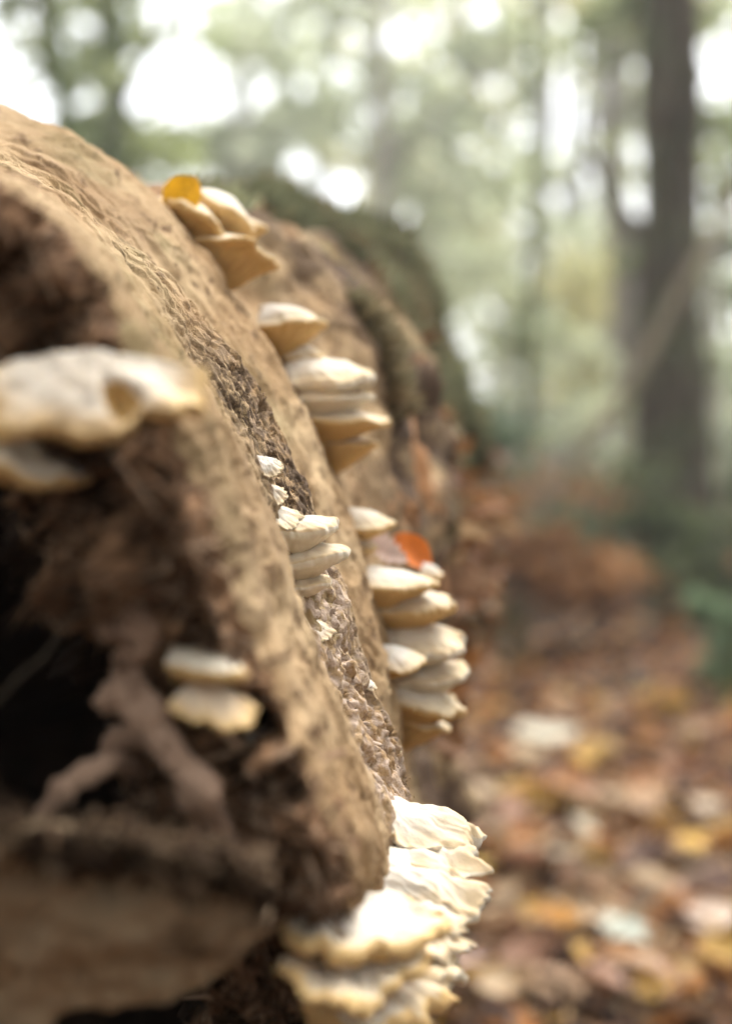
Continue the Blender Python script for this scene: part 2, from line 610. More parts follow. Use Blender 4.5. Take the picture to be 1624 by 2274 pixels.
LOG = empty('fallen_log', (-0.42, 1.5, 0.0))
tag(LOG, 'huge rotting fallen log with a hollow broken end and bracket fungi along its bark', 'log')
off = np.array([-0.42, 1.5, 0.0])
bark_me = mesh_np('bark', logv - off, grid_faces(len(DS), len(TH), wrap=True, flip=True), True, M_BARK)
alg = np.clip(0.55 * sm(-0.2, 0.5, fbm(Pn * 9, 21, 3)) + 0.8 * far, 0, 1)
fattr(bark_me, 'algae', alg)
fattr(bark_me, 'pitted', np.clip(spongy - grain, 0, 1) * (0.55 + 0.45 * sm(-0.3, 0.3, fbm(Pn * 18, 26, 2))))
fattr(bark_me, 'far', sm(0.88, 1.02, S[..., 1]) + 0 * Pn[..., 0])
fattr(bark_me, 'pale', np.clip(grain * 1.2 + 0.35 * spongy * sm(0.0, 0.4, fbm(Pn * 60, 23, 2)), 0, 1))
link('bark', bark_me, LOG)


def log_point(th, d):
    """surface point and outward normal (approx) at angle th (rad) and depth d"""
    r = np.interp(th, TH, log_r(d))
    c = axis(d)
    n = np.array([math.cos(th), 0, math.sin(th)])
    return np.array([c[0], d, c[1]]) + n * r, n


# broken end: ring of rotten wood, then the hollow running back into the log
lip = logv[0]
ths = TH
U = np.concatenate([np.linspace(0, 1, 110), 1 + np.linspace(0.02, 1, 46)])
rl = np.hypot(lip[:, 0] - axis(D0)[0], lip[:, 2] - axis(D0)[1])
tcir = np.stack([np.cos(TH), np.sin(TH), 0 * TH], -1)
wall = 0.060 + 0.022 * fbm(tcir * 5, 31, 3) + 0.016 * sm(40, 50, np.degrees(TH)) * sm(80, 62, np.degrees(TH))
ev = np.empty((len(U), len(TH), 3))
for i, u in enumerate(U):
    if u <= 1:
        r = rl - wall * u
        d = lip[:, 1] + 0.035 * u ** 1.5
    else:
        v = u - 1
        r = (rl - wall) * (1 - 0.25 * v) * (1.0 if v < 1 else 0.0)
        d = lip[:, 1] + 0.035 + 0.75 * v
    c = axis(D0)
    ev[i, :, 0] = c[0] + r * CT
    ev[i, :, 1] = d
    ev[i, :, 2] = c[1] + r * ST
uu = np.clip(U, 0, 1)[:, None]
amp = np.minimum(sm(0.0, 0.12, uu), 1)
rough1 = fbm(ev * 34, 32, 4)
rough2 = fbm(ev * 110, 33, 3)
dd = amp * (0.040 * sm(-0.05, 0.45, rough1) - 0.010 + 0.010 * rough2)
ev[..., 1] += dd * (U <= 1.02)[:, None]
rad = amp * (0.030 * rough1 + 0.008 * rough2) * (U[:, None] > 0.4)
ev += RN * rad[..., None]
ev = np.concatenate([ev, np.repeat(ev[-1:].mean(1, keepdims=True), len(TH), 1)])
ne = 104
link('rotten_wood', mesh_np('rotten_wood', ev[:ne] - off, grid_faces(ne, len(TH), wrap=True), True, M_ROT), LOG)
link('hollow', mesh_np('hollow', ev[ne - 1:] - off, grid_faces(len(ev) - ne + 1, len(TH), wrap=True), True, M_ROT_SHADE), LOG)
# far end cap
capv = np.concatenate([logv[-1], [[axis(2.6)[0], 2.6, axis(2.6)[1]]]])
q = np.arange(len(TH))
link('broken_end', mesh_np('broken_end', capv - off, np.stack([q, (q + 1) % len(TH), np.full(len(TH), len(TH))], 1), True, M_ROT), LOG)


def strand(pts, r_px, seed, name='wood_strand', mat=M_STRAND, rough=0.95, seg=40, n=140, label=None):
    """a twisted piece of soft wood; pts = (px, py, d)"""
    P = spline([W(*p) for p in pts], n)
    k = np.interp(np.linspace(0, 1, n), np.linspace(0, 1, len(r_px)), r_px) * 0.48 / FPX
    tt = np.linspace(0, n / 9.0, n)
    k = k * (1 + 0.45 * fbm(np.stack([tt, 0 * tt, 0 * tt + seed], -1), seed, 2))
    P = P + 0.3 * k.mean() * np.stack([fbm(P * 60, seed + 50, 2), fbm(P * 60, seed + 60, 2), fbm(P * 60, seed + 70, 2)], -1)
    V, F = tube(P, k, seg, seed, rough * k.mean(), 0.9 / k.mean() * 0.6)
    v, f = join([(V, F)])
    o = link(name, mesh_np(name, v - off, f, True, mat), LOG)
    if label:
        o['label'] = label
    return o


strand([(215, 1290, 0.485), (262, 1330, 0.480), (318, 1415, 0.480), (285, 1470, 0.485), (300, 1560, 0.480), (345, 1620, 0.475), (390, 1690, 0.470), (440, 1760, 0.470), (485, 1850, 0.480), (505, 1900, 0.500)],
       [16, 26, 30, 34, 34, 30, 34, 36, 32, 12], 101)
strand([(225, 1570, 0.490), (255, 1540, 0.480), (300, 1525, 0.480)], [18, 26, 20], 102)
strand([(235, 1660, 0.495), (280, 1640, 0.485), (330, 1640, 0.480)], [18, 24, 18], 103)
strand([(330, 1200, 0.500), (350, 1260, 0.480), (390, 1310, 0.485), (440, 1330, 0.495)], [36, 46, 44, 26], 104)
strand([(225, 1060, 0.510), (275, 1090, 0.495), (330, 1130, 0.495), (375, 1200, 0.510)], [44, 60, 50, 30], 105, mat=M_ROT)
strand([(75, 1850, 0.470), (120, 1775, 0.465), (190, 1720, 0.470), (270, 1690, 0.480), (330, 1720, 0.500)], [14, 20, 22, 20, 12], 106)
strand([(-30, 500, 0.490), (60, 560, 0.485), (150, 610, 0.490), (215, 640, 0.500)], [26, 40, 36, 22], 107, mat=M_ROT)
strand([(-40, 620, 0.495), (40, 640, 0.485), (110, 690, 0.490), (160, 760, 0.495)], [30, 44, 40, 28], 108, mat=M_ROT)
strand([(120, 760, 0.490), (190, 740, 0.485), (250, 790, 0.490), (330, 860, 0.495)], [30, 40, 40, 30], 109)
strand([(570, 1700, 0.520), (610, 1770, 0.505), (660, 1850, 0.505), (690, 1940, 0.515), (700, 2010, 0.530)], [40, 66, 84, 80, 50], 110, mat=M_ROT)
strand([(545, 1760, 0.500), (580, 1795, 0.490), (625, 1810, 0.495)], [22, 34, 20], 111)
strand([(440, 1170, 0.505), (470, 1260, 0.495), (500, 1350, 0.495), (530, 1450, 0.500)], [24, 34, 36, 24], 112, mat=M_STRAND)

strand([(215, 1400, 0.490), (265, 1400, 0.480), (320, 1425, 0.480)], [16, 30, 24], 113)
strand([(205, 1300, 0.490), (240, 1285, 0.485), (290, 1330, 0.485)], [22, 30, 20], 114)
strand([(300, 1640, 0.485), (370, 1600, 0.490), (420, 1650, 0.500)], [20, 34, 18], 115, mat=M_ROT)

# olive-brown slab of wood across the bottom of the hollow
n1, n2 = 90, 60
su, sv = np.meshgrid(np.linspace(0, 1, n1), np.linspace(0, 1, n2))
top_l = np.interp(su, [0, .18, .35, .6, .8, 1], [1830, 1880, 1880, 1910, 1940, 1960])
bot_l = np.interp(su, [0, .3, .6, .75, .88, 1], [2420, 2330, 2240, 2200, 2140, 2080])
rag = fbm(np.stack([su * 7, sv * 7, 0 * su], -1), 63, 4)
spx = -160 + su * 740 + 45 * rag * su
spy = top_l + (bot_l - top_l) * sv + 60 * rag * np.clip(sv * 2 - 1, 0, 1) ** 2 + 22 * rag * (1 - sv)
sd = 0.418 + 0.050 * sv - 0.012 * (1 - su)
front = np.stack([(spx - 812) / FPX * sd, sd, CAM_H + (HZN - spy) / FPX * sd], -1)
front += np.array([0, 1, 0.3]) * (0.022 * fbm(front * 24, 61, 3) + 0.003 * fbm(front * 140, 62, 2))[..., None]
ed = np.minimum(np.minimum(su, 1 - su), np.minimum(sv, 1 - sv))
back = front.copy()
back[..., 1] += 0.006 + 0.05 * sv * (1 - sv)
V = np.concatenate([front.reshape(-1, 3), back.reshape(-1, 3)])
fa = grid_faces(n2, n1)
N = n1 * n2
ring = np.concatenate([np.arange(n1), np.arange(1, n2) * n1 + n1 - 1, (n2 - 1) * n1 + np.arange(n1 - 2, -1, -1), np.arange(n2 - 2, 0, -1) * n1])
rn = np.roll(ring, -1)
F = np.concatenate([fa, fa[:, ::-1] + N, np.stack([ring, ring + N, rn + N, rn], 1)])
link('wood_slab', mesh_np('wood_slab', V - off, F, True, M_SLAB), LOG)['label'] = 'olive brown slab of crumbling wood at the bottom of the hollow end'

# crumbs of bark lying on the ridge
def crumbs(n, thr, dr, size, seed):
    r = np.random.default_rng(seed)
    Vs, Fs = [], []
    for i in range(n):
        th = math.radians(r.uniform(*thr))
        d = r.uniform(*dr)
        p, nn = log_point(th, d)
        s = size * r.uniform(0.35, 1.3)
        a = r.normal(size=(3, 3))
        tet = np.array([[1, 0, 0], [-.5, .8, 0], [-.5, -.8, 0], [0, 0, .7]]) * np.array([1, .55, .6]) @ np.linalg.qr(a)[0] * s
        Vs.append(tet + p + nn * r.uniform(-0.001, 0.0015))
        Fs.append(np.array([[0, 2, 1], [0, 1, 3], [1, 2, 3], [2, 0, 3]]) + 4 * i)
    return np.concatenate(Vs), np.concatenate(Fs)


v, f = crumbs(260, (14, 50), (0.64, 0.72), 0.0009, 5)
o = link('bark_crumbs', mesh_np('bark_crumbs', v - off, f, False, M_BARK), LOG)
fattr(o.data, 'algae', np.zeros(len(v)))
tag(o, kind='stuff')

def end_debris(n, seed):
    """flakes, crumbs and splinters of rotten wood sitting on the broken end"""
    r = np.random.default_rng(seed)
    cols = np.where((TH > math.radians(2)) & (TH < math.radians(66)))[0]
    Vs, Fs, Ts = [], [], []
    pal = np.array([[.24, .14, .08], [.33, .21, .13], [.16, .09, .05], [.42, .29, .19], [.10, .06, .035]])
    for i in range(n):
        j = int(r.choice(cols))
        k = int(6 + 100 * r.uniform(0, 1) ** 1.1)
        p = ev[k, j] - np.array([0, r.uniform(-.001, .004), 0])
        sc = min(0.0042, 0.0022 * math.exp(r.normal(0, .5)))
        el = r.uniform(.8, 4.5)
        tet = np.array([[1, 0, 0], [-1, .7, .1], [-.9, -.7, 0], [-.1, .1, .6]]) * np.array([el, .75 / el ** .4, .7 / el ** .4]) * sc
        Vs.append(tet @ np.linalg.qr(r.normal(size=(3, 3)))[0] + p)
        Fs.append(np.array([[0, 2, 1], [0, 1, 3], [1, 2, 3], [2, 0, 3]]) + 4 * i)
        Ts.append(np.tile(pal[r.integers(0, 5)] * r.uniform(.7, 1.15), (4, 1)))
    # torn fibres along the bark edge
    m = n
    for i in range(900):
        j = int(r.choice(cols))
        p = logv[0, j]
        t = np.array([-math.sin(TH[j]), 0, math.cos(TH[j])]) * r.choice([-1, 1])
        dirn = t * r.uniform(.2, 1) + np.array([0, -r.uniform(.1, .9), 0]) + np.array([math.cos(TH[j]), 0, math.sin(TH[j])]) * r.uniform(-.6, .2)
        dirn /= np.linalg.norm(dirn)
        sd_ = np.cross(dirn, r.normal(size=3))
        sd_ /= np.linalg.norm(sd_)
        th_ = np.cross(dirn, sd_)
        ln, w = r.uniform(.003, .010), r.uniform(.0004, .0012)
        q0 = p + np.array([0, .004, 0])
        Vs.append(np.array([q0 + sd_ * w, q0 - sd_ * w, q0 + dirn * ln, q0 + th_ * w]))
        Fs.append(np.array([[0, 2, 1], [0, 1, 3], [1, 2, 3], [2, 0, 3]]) + 4 * m)
        Ts.append(np.tile(pal[r.integers(0, 4)] * r.uniform(.8, 1.2), (4, 1)))
        m += 1
    return np.concatenate(Vs), np.concatenate(Fs), np.concatenate(Ts)


v, f, t = end_debris(5200, 15)
r_ = np.random.default_rng(91)
av, af, at_ = [v], [f], [t]
nb = len(v)
for i in range(1100):
    px_ = r_.uniform(-40, 590)
    py_ = np.interp(px_, [-160, 0, 100, 280, 430, 590], [1830, 1870, 1885, 1890, 1920, 1960]) + r_.normal(0, 26)
    p = W(px_, py_, r_.uniform(.415, .455))
    sc = min(.0042, .0026 * math.exp(r_.normal(0, .5)))
    tet = np.array([[1, 0, 0], [-1, .7, .1], [-.9, -.7, 0], [-.1, .1, .8]]) * np.array([r_.uniform(1, 2.2), .8, .7]) * sc
    av.append(tet @ np.linalg.qr(r_.normal(size=(3, 3)))[0] + p)
    af.append(np.array([[0, 2, 1], [0, 1, 3], [1, 2, 3], [2, 0, 3]]) + nb + 4 * i)
    at_.append(np.tile(np.array([[.05, .03, .018], [.10, .062, .036], [.15, .10, .06]])[r_.integers(0, 3)], (4, 1)))
v, f, t = np.concatenate(av), np.concatenate(af), np.concatenate(at_)
o = link('rotten_splinters', mesh_np('rotten_splinters', v - off, f, False, M_MOSS), LOG)
cattr(o.data, 'tint', t)
tag(o, kind='stuff')

# moss on the far root flare: many small blades
r_ = np.random.default_rng(9)
nM = 42000
mth = np.radians(r_.uniform(18, 63, nM))
md = r_.uniform(1.0, 2.1, nM)
di = np.array([log_r(d) for d in np.linspace(1.0, 2.2, 121)])
ii = np.clip(((md - 1.0) / 0.01).astype(int), 0, 120)
it = np.clip(np.searchsorted(TH, mth), 0, len(TH) - 1)
mr = di[ii, it]
mp = np.stack([-0.4236 + 0.035 * (md - 0.7) + mr * np.cos(mth), md, 0.468 + mr * np.sin(mth)], -1)
mn = np.stack([np.cos(mth), 0 * mth, np.sin(mth)], -1)
fm = fbm(mp * 7, 19, 3) * 0.05 + 0.012 * fbm(mp * 28, 20, 2)
mp = mp + mn * (fm * sm(0.95, 1.3, md) + 0.0055 * fbm(mp * 22, 11, 3))[:, None]
keep = (fbm(mp * 5, 71, 3) + 0.5 * sm(1.1, 1.5, md) + 0.5 * sm(math.radians(26), math.radians(40), mth) - 0.8 * sm(math.radians(54), math.radians(63), mth)) > 0.62
mp, mn, md = mp[keep], mn[keep], md[keep]
k = len(mp)
t1 = r_.normal(size=(k, 3))
t1 -= mn * (t1 * mn).sum(1)[:, None]
t1 /= np.linalg.norm(t1, axis=1)[:, None]
hgt = r_.uniform(0.008, 0.026, k)[:, None]
wd = r_.uniform(0.003, 0.008, k)[:, None]
tipv = mp + (mn + 0.9 * np.cross(mn, t1) * r_.uniform(-1, 1, (k, 1))) * hgt
V = np.stack([mp - t1 * wd - mn * 0.004, mp + t1 * wd - mn * 0.004, tipv], 1).reshape(-1, 3)
F = np.arange(3 * k).reshape(-1, 3)
o = link('moss', mesh_np('moss', V - off, F, False, M_MOSS), LOG)
mixb = sm(0.0, 0.4, fbm(mp * 6, 73, 3))[:, None]
tint = (np.array([0.165, 0.175, 0.105]) * (1 - mixb) + np.array([0.19, 0.135, 0.08]) * mixb) * (1 + 1.1 * fbm(mp * 10, 72, 3))[:, None] + np.array([0.05, 0.02, 0.0]) * r_.uniform(0, 1, (k, 1)) ** 3
cattr(o.data, 'tint', np.repeat(tint, 3, 0))
tag(o, kind='stuff')


# ------------------------------------------------------------------ bracket fungi
GR_ = 'row of bracket fungi behind the ridge'


def fungus(label, base_px, tip_px, d, wide, under, dome=0.12, yaw=20, roll=8, seed=0, lobes=0.10, wave=0.10, rim=0.10, rough=0.05,
           droop=0.0, pale=False, group='bracket fungi on the log', kw=1.0, embed=0.25, notch=None, capn=3, dent=(), lift=(0, 0), teeth=0.04, cap_mat=None, name='bracket_fungus'):
    """A shelf: base_px and tip_px as seen, wide = half width along the log (in lengths), under / dome / rim in lengths"""
    if group == GR_:
        under, capn, roll, rim = under * 1.75 + .08, 3, roll - 2, rim * 1.55
        lobes, rough, wave, dome = lobes * 0.9, rough * 1.15, wave * .7, dome * 1.35
    b, t = W(*base_px, d), W(*tip_px, d)
    e = t - b
    L0 = np.linalg.norm(e)
    ax = e + np.array([0, -1, 0]) * L0 * math.tan(math.radians(yaw))
    L = np.linalg.norm(ax)
    ax = ax / L
    zz = np.array([0, 0, 1.0])
    # shelves that point at the camera keep an upright "up"; a steep outward direction leans the plate instead
    ay = np.cross(zz, ax)
    ay /= np.linalg.norm(ay)
    az = np.cross(ax, ay)
    rr = math.radians(roll)
    # roll about the outward axis so the top leans to the camera
    s = 1.0 if ay[1] > 0 else -1.0
    ay2 = ay * math.cos(rr) + az * math.sin(rr) * s
    az2 = np.cross(ax, ay2)
    ay, az = ay2, az2
    Wd = wide * L0
    n = 97
    ph = np.linspace(-np.pi / 2, np.pi / 2, n)
    r = np.random.default_rng(1000 + seed)
    rho = np.ones(n)
    for kf in (2, 3, 5, 8):
        rho += lobes * (1.3 / kf) * np.cos(kf * ph * 1.3 + r.uniform(0, 6.28)) * r.uniform(0.5, 1.2)
    rho += rough * 0.9 * fbm(np.stack([ph * 5 + seed * 3.1, 0 * ph, 0 * ph], -1), seed, 3)
    rho += teeth * fbm(np.stack([ph * 11 + seed, 0 * ph, 0 * ph + 5], -1), seed + 7, 3) * 1.6
    if notch is not None:
        for (pc, pw, pdp) in notch:
            rho -= pdp * np.exp(-((ph - pc) / pw) ** 2)
    rho /= max(0.75, rho[n // 2]) if notch is None else 1.0
    # profile (u, z, side): over the top, round the rim, back underneath
    ut = np.linspace(0, 0.90, 20)
    top = np.stack([ut, dome * (1 - (ut / 0.9) ** 3.0)], 1)
    a = np.linspace(0, np.pi, 9)[1:-1]
    rm = np.stack([0.90 + 0.10 * np.sin(a), rim * 0.5 * np.cos(a) - rim * 0.5], 1)
    ub = np.linspace(0.90, 0, 16)
    bot = np.stack([ub, -rim - under * (1 - ub / 0.9) ** 0.85], 1)
    prof = np.concatenate([top, rm, bot])
    n_cap = len(top) + capn
    u, z = prof[:, 0][:, None], prof[:, 1][:, None]
    cp = np.cos(ph)[None, :]
    side = np.clip(cp, 0, 1) ** 0.45
    rr_ = 1 + (rho[None, :] - 1) * u ** 2.5
    x = L * u * rr_ * np.clip(cp, 0, 1) ** 0.68 - embed * L * (1 - u)
    y = Wd * u * rr_ * (np.sign(np.sin(ph)) * np.abs(np.sin(ph)) ** 0.85)[None, :] + 0 * x + lift[1] * 0
    zz_ = z * (0.55 + 0.45 * side) * L0 + lift[0] * L0 * u * np.clip(-np.sin(ph), 0, 1)[None, :] ** 1.5 - lift[1] * L0 * u * np.clip(np.sin(ph), 0, 1)[None, :]
    wv = 0
    for kf in (3, 5, 7):
        wv = wv + np.sin(kf * ph * 1.2 + r.uniform(0, 6.28)) * r.uniform(0.4, 1.0) / kf * 2
    zz_ = zz_ + (wave * wv[None, :] * u ** 2 - droop * u ** 2) * L0
    hole = np.zeros_like(x)
    for (u0, p0, ru, rp, dpt) in dent:
        g_ = np.exp(-(((u - u0) / ru) ** 2 + ((ph[None, :] - p0) / rp) ** 2) ** 1.5)
        g_[n_cap:] = 0
        hole = np.maximum(hole, g_)
        zz_ = zz_ - g_ * dpt * L0
    P = np.stack([x, y, zz_], -1)
    P = P + L0 * rough * np.stack([fbm(P / L0 * 4 + seed, 200 + seed, 3) * 0.6, fbm(P / L0 * 4 + seed + 9, 300 + seed, 3) * 0.6,
                                   fbm(P / L0 * 3.2 + seed, 400 + seed, 4) * 1.2], -1)
    Wp = P[..., 0:1] * ax + P[..., 1:2] * ay + P[..., 2:3] * az
    root = empty(name, tuple(b))
    tag(root, label, 'mushroom', group)
    uf = np.repeat(u, n, 1)
    cap = mesh_np('cap', Wp[:n_cap], grid_faces(n_cap, n, flip=True), True, cap_mat or M_CAP)
    fattr(cap, 'rim', np.where(np.arange(len(prof))[:n_cap, None] >= len(top) + 1, 1.0, uf[:n_cap]))
    if len(dent):
        cap.materials.append(M_PORE)
        hv = hole[:n_cap].ravel()
        fc = np.empty(len(cap.loops), np.int32)
        cap.loops.foreach_get('vertex_index', fc)
        cap.polygons.foreach_set('material_index', (hv[fc.reshape(-1, 4)].mean(1) > 0.3).astype(np.int32))
    link('cap', cap, root)
    por = mesh_np('pore_surface', Wp[n_cap - 1:], grid_faces(len(prof) - n_cap + 1, n, flip=True), True, M_PORE_PALE if pale else M_PORE)
    fattr(por, 'rim', uf[n_cap - 1:])
    link('pore_surface', por, root)
    return root


GF = 'in-focus bracket fungi on the ridge'
fungus('tiny white fungus flake topmost on the sharp bark ridge', (578, 1026), (622, 1052), .655, .7, .3, .25, 30, 25, 1, .14, .1, .12, .10, pale=True, group=GF)
fungus('small white fungus flake second from the top of the sharp ridge', (590, 1088), (632, 1110), .655, .7, .45, .25, 30, 25, 2, .14, .1, .12, .10, pale=True, group=GF)
fungus('small white bracket tucked against the upper left of the sharp cluster', (594, 1138), (664, 1152), .655, .6, .42, .18, 25, 22, 3, .10, .08, .12, .06, pale=True, group=GF)
fungus('thick cream bracket, uppermost of the three big sharp ones', (612, 1172), (748, 1158), .660, .58, .55, .16, 16, 10, 4, .08, .02, .22, .05, pale=True, group=GF, droop=-.05)
fungus('long cream bracket with a pointed tip in the middle of the sharp stack', (636, 1236), (770, 1212), .660, .58, .46, .15, 16, 10, 5, .10, .03, .20, .05, pale=True, group=GF, droop=-.03)
fungus('short cream bracket, lowest of the sharp stack', (646, 1290), (733, 1282), .660, .62, .50, .13, 16, 8, 6, .10, .03, .18, .05, pale=True, group=GF)
fungus('small white fungus alone below the sharp stack', (678, 1392), (738, 1406), .660, .7, .22, .22, 28, 24, 7, .14, .12, .10, .08, pale=True, group=GF)
fungus('speck of white fungus under the lone small one', (680, 1420), (704, 1430), .658, .7, .3, .2, 25, 25, 8, .1, .1, .1, .08, pale=True, group=GF)
fungus('tiny white fungus bud at the edge of the pitted bark below the sharp ridge', (812, 1516), (834, 1528), .700, .7, .3, .25, 25, 25, 9, .1, .1, .1, .08, pale=True, group=GF)
fungus('tiny white sliver of fungus above the ragged bottom cluster', (862, 1652), (888, 1670), .700, .6, .2, .15, 20, 20, 10, .1, .1, .1, .08, pale=True, group=GF)
fungus('round white fungus bud on the blurred lip beside the hollow', (568, 1630), (602, 1652), .500, .8, .4, .4, 40, 25, 11, .1, .05, .2, .05, pale=True, group=GF)

GR = 'row of bracket fungi behind the ridge'
fungus('large white bracket with an ochre hollow, at the left of the topmost cluster', (395, 495), (505, 520), .865, .8, .22, .34, 46, -34, 21, .08, .06, .14, .03, group=GR)
fungus('white bracket with a small ochre hollow, rear of the topmost cluster', (455, 470), (560, 500), .885, .75, .22, .36, 46, -30, 22, .08, .06, .14, .03, group=GR)
fungus('pointed white bracket at the right end of the topmost cluster', (505, 505), (594, 500), .895, .6, .25, .22, 15, 4, 23, .06, .06, .12, .03, group=GR)
fungus('wide bracket with a big ochre underside, lowest of the topmost cluster', (455, 566), (594, 566), .865, .70, .50, .20, 36, -14, 24, .09, .08, .10, .03, group=GR)
fungus('domed white bracket alone under the topmost cluster', (606, 722), (718, 708), .880, .62, .42, .30, 24, 2, 25, .05, .03, .12, .03, group=GR)
fungus('small white bracket under the lone domed one', (646, 790), (720, 785), .880, .6, .45, .28, 20, 8, 26, .06, .05, .14, .03, group=GR)
fungus('broad creamy bracket with a brown stained top above the thin shelves', (664, 838), (822, 830), .875, .6, .25, .20, 28, 12, 27, .08, .06, .12, .04, pale=True, group=GR)
fungus('second broad creamy bracket just below the stained one', (672, 880), (820, 872), .872, .58, .22, .10, 26, 6, 28, .06, .05, .10, .03, pale=True, group=GR)
fungus('thin long ochre shelf below the two broad creamy brackets', (692, 925), (852, 928), .872, .5, .18, .10, 20, 4, 29, .07, .05, .09, .03, group=GR)
fungus('small ochre shelf lowest of the middle cluster', (738, 985), (838, 978), .878, .55, .34, .12, 20, 2, 30, .06, .06, .10, .03, group=GR)
fungus('domed white bracket at the head of the lower row beside a pink leaf', (780, 1160), (864, 1158), .850, .6, .25, .30, 24, 12, 31, .05, .03, .14, .03, group=GR)
fungus('small white bracket peeking from behind the pink leaf', (778, 1200), (834, 1212), .850, .6, .35, .3, 24, 12, 32, .08, .05, .14, .03, group=GR)
fungus('flat wide white shelf below the orange leaf', (812, 1280), (952, 1284), .845, .55, .30, .12, 24, 8, 33, .05, .03, .11, .03, group=GR)
fungus('little white knob of fungus right of the orange leaf', (940, 1268), (982, 1272), .885, .7, .4, .35, 15, 10, 34, .05, .03, .16, .03, group=GR)
fungus('square-ended white bracket under the flat wide shelf', (850, 1330), (996, 1326), .855, .5, .28, .16, 20, 12, 35, .07, .04, .15, .03, group=GR)
fungus('plump white bracket above the lowest creamy ones', (866, 1412), (1026, 1414), .855, .5, .2, .18, 22, 14, 36, .09, .06, .14, .04, pale=True, group=GR)
fungus('bright white bracket nearest the camera in the lower row', (848, 1456), (930, 1462), .820, .6, .34, .24, 34, 20, 37, .07, .05, .14, .03, group=GR)
fungus('creamy bracket curling up at its tip in the lower row', (890, 1494), (1030, 1474), .855, .5, .26, .14, 22, 12, 38, .07, .06, .12, .03, pale=True, group=GR)
fungus('creamy bracket sloping down to the right near the foot of the lower row', (868, 1520), (1012, 1560), .850, .5, .34, .12, 22, 10, 39, .07, .06, .12, .03, group=GR)
fungus('dim ochre bracket at the very foot of the lower row', (884, 1580), (994, 1606), .855, .55, .5, .12, 20, 0, 40, .07, .06, .10, .03, group=GR)

GB = 'ragged cluster of bracket fungi low on the log'
fungus('ragged white bracket at the top of the big bottom cluster', (826, 1800), (1034, 1826), .655, .50, .30, .14, 16, 5, 51, .12, .08, .18, .12, pale=True, group=GB, teeth=.06)
fungus('chipped white bracket second from the top of the bottom cluster', (812, 1862), (1050, 1870), .648, .50, .28, .12, 18, 4, 52, .14, .08, .16, .12, pale=True, group=GB, teeth=.08)
fungus('third white bracket from the top of the bottom cluster, with a nibbled edge', (796, 1910), (1030, 1924), .625, .48, .24, .10, 18, 3, 60, .14, .08, .16, .12, pale=True, group=GB, teeth=.07)
fungus('white bracket with torn pointed lobes in the middle of the bottom cluster', (790, 1950), (1054, 1968), .612, .48, .22, .10, 18, 3, 53, .20, .10, .12, .12, pale=True, group=GB, teeth=.12)
fungus('little frilled bracket wedged beneath the torn lobes', (864, 2008), (1030, 2022), .595, .5, .26, .10, 20, 2, 54, .18, .10, .12, .12, pale=True, group=GB, teeth=.09)
fungus('very wide bracket with a scalloped ochre edge and a long left wing', (762, 2020), (890, 2062), .522, 2.0, .30, .06, 30, -5, 55, .12, .16, .34, .12, group=GB, capn=1, lift=(.25, .0), teeth=.08)
fungus('white bracket under the scalloped one, its face turned right', (794, 2085), (1018, 2118), .580, .50, .36, .10, 24, 4, 56, .14, .10, .14, .10, pale=True, group=GB, teeth=.06)
fungus('second wide bracket with a cream rim and a pointed left wing', (752, 2118), (868, 2160), .514, 1.85, .50, .05, 30, -5, 57, .16, .18, .32, .12, group=GB, capn=1, lift=(.25, .0), teeth=.08)
fungus('thin ochre shelf squeezed between the last wide one and the drooping one', (774, 2160), (948, 2205), .548, .7, .45, .08, 28, 2, 61, .16, .12, .25, .09, group=GB, capn=1, teeth=.07)
fungus('drooping ochre bracket hanging at the bottom of the cluster', (754, 2195), (868, 2245), .520, 1.1, 1.0, .08, 36, -6, 58, .18, .14, .40, .09, group=GB, capn=0, teeth=.07)

fungus('narrow cream shelf between the scalloped bracket and the one under it', (800, 2052), (1030, 2066), .585, .45, .22, .08, 20, 2, 62, .14, .10, .10, .10, pale=True, group=GB, teeth=.09)
fungus('small cream shelf at the lower right corner of the bottom cluster', (820, 2150), (1000, 2178), .565, .5, .40, .08, 22, 0, 63, .14, .10, .12, .10, pale=True, group=GB, teeth=.08)

GN = 'large blurred fungi on the broken end'
fungus('biggest white bracket with a dark hole, blurred at the left edge', (195, 818), (222, 972), .465, 1.68, .42, .12, 32, 2, 71, .08, .18, .36, .07, group=GN, droop=-.02, capn=1,
       notch=[(-.30, .22, .22), (.55, .15, .14)], cap_mat=M_CAP_WARM, dent=[(.62, .40, .24, .22, .38)])
fungus('ochre bracket under the biggest white one at the left edge', (30, 985), (115, 1052), .470, 2.0, .70, .05, 32, -10, 72, .10, .14, .32, .06, group=GN, capn=1, cap_mat=M_PORE_PALE)
fungus('yellowish upper bracket inside the hollow', (412, 1455), (548, 1476), .482, .50, .30, .16, 34, 4, 74, .08, .06, .20, .04, group=GN, capn=1, cap_mat=M_PORE_PALE)
fungus('white capped lower bracket inside the hollow with an ochre edge', (445, 1540), (548, 1588), .480, .80, .40, .25, 40, 8, 75, .08, .08, .16, .04, group=GN, capn=1, cap_mat=M_CAP_WARM)


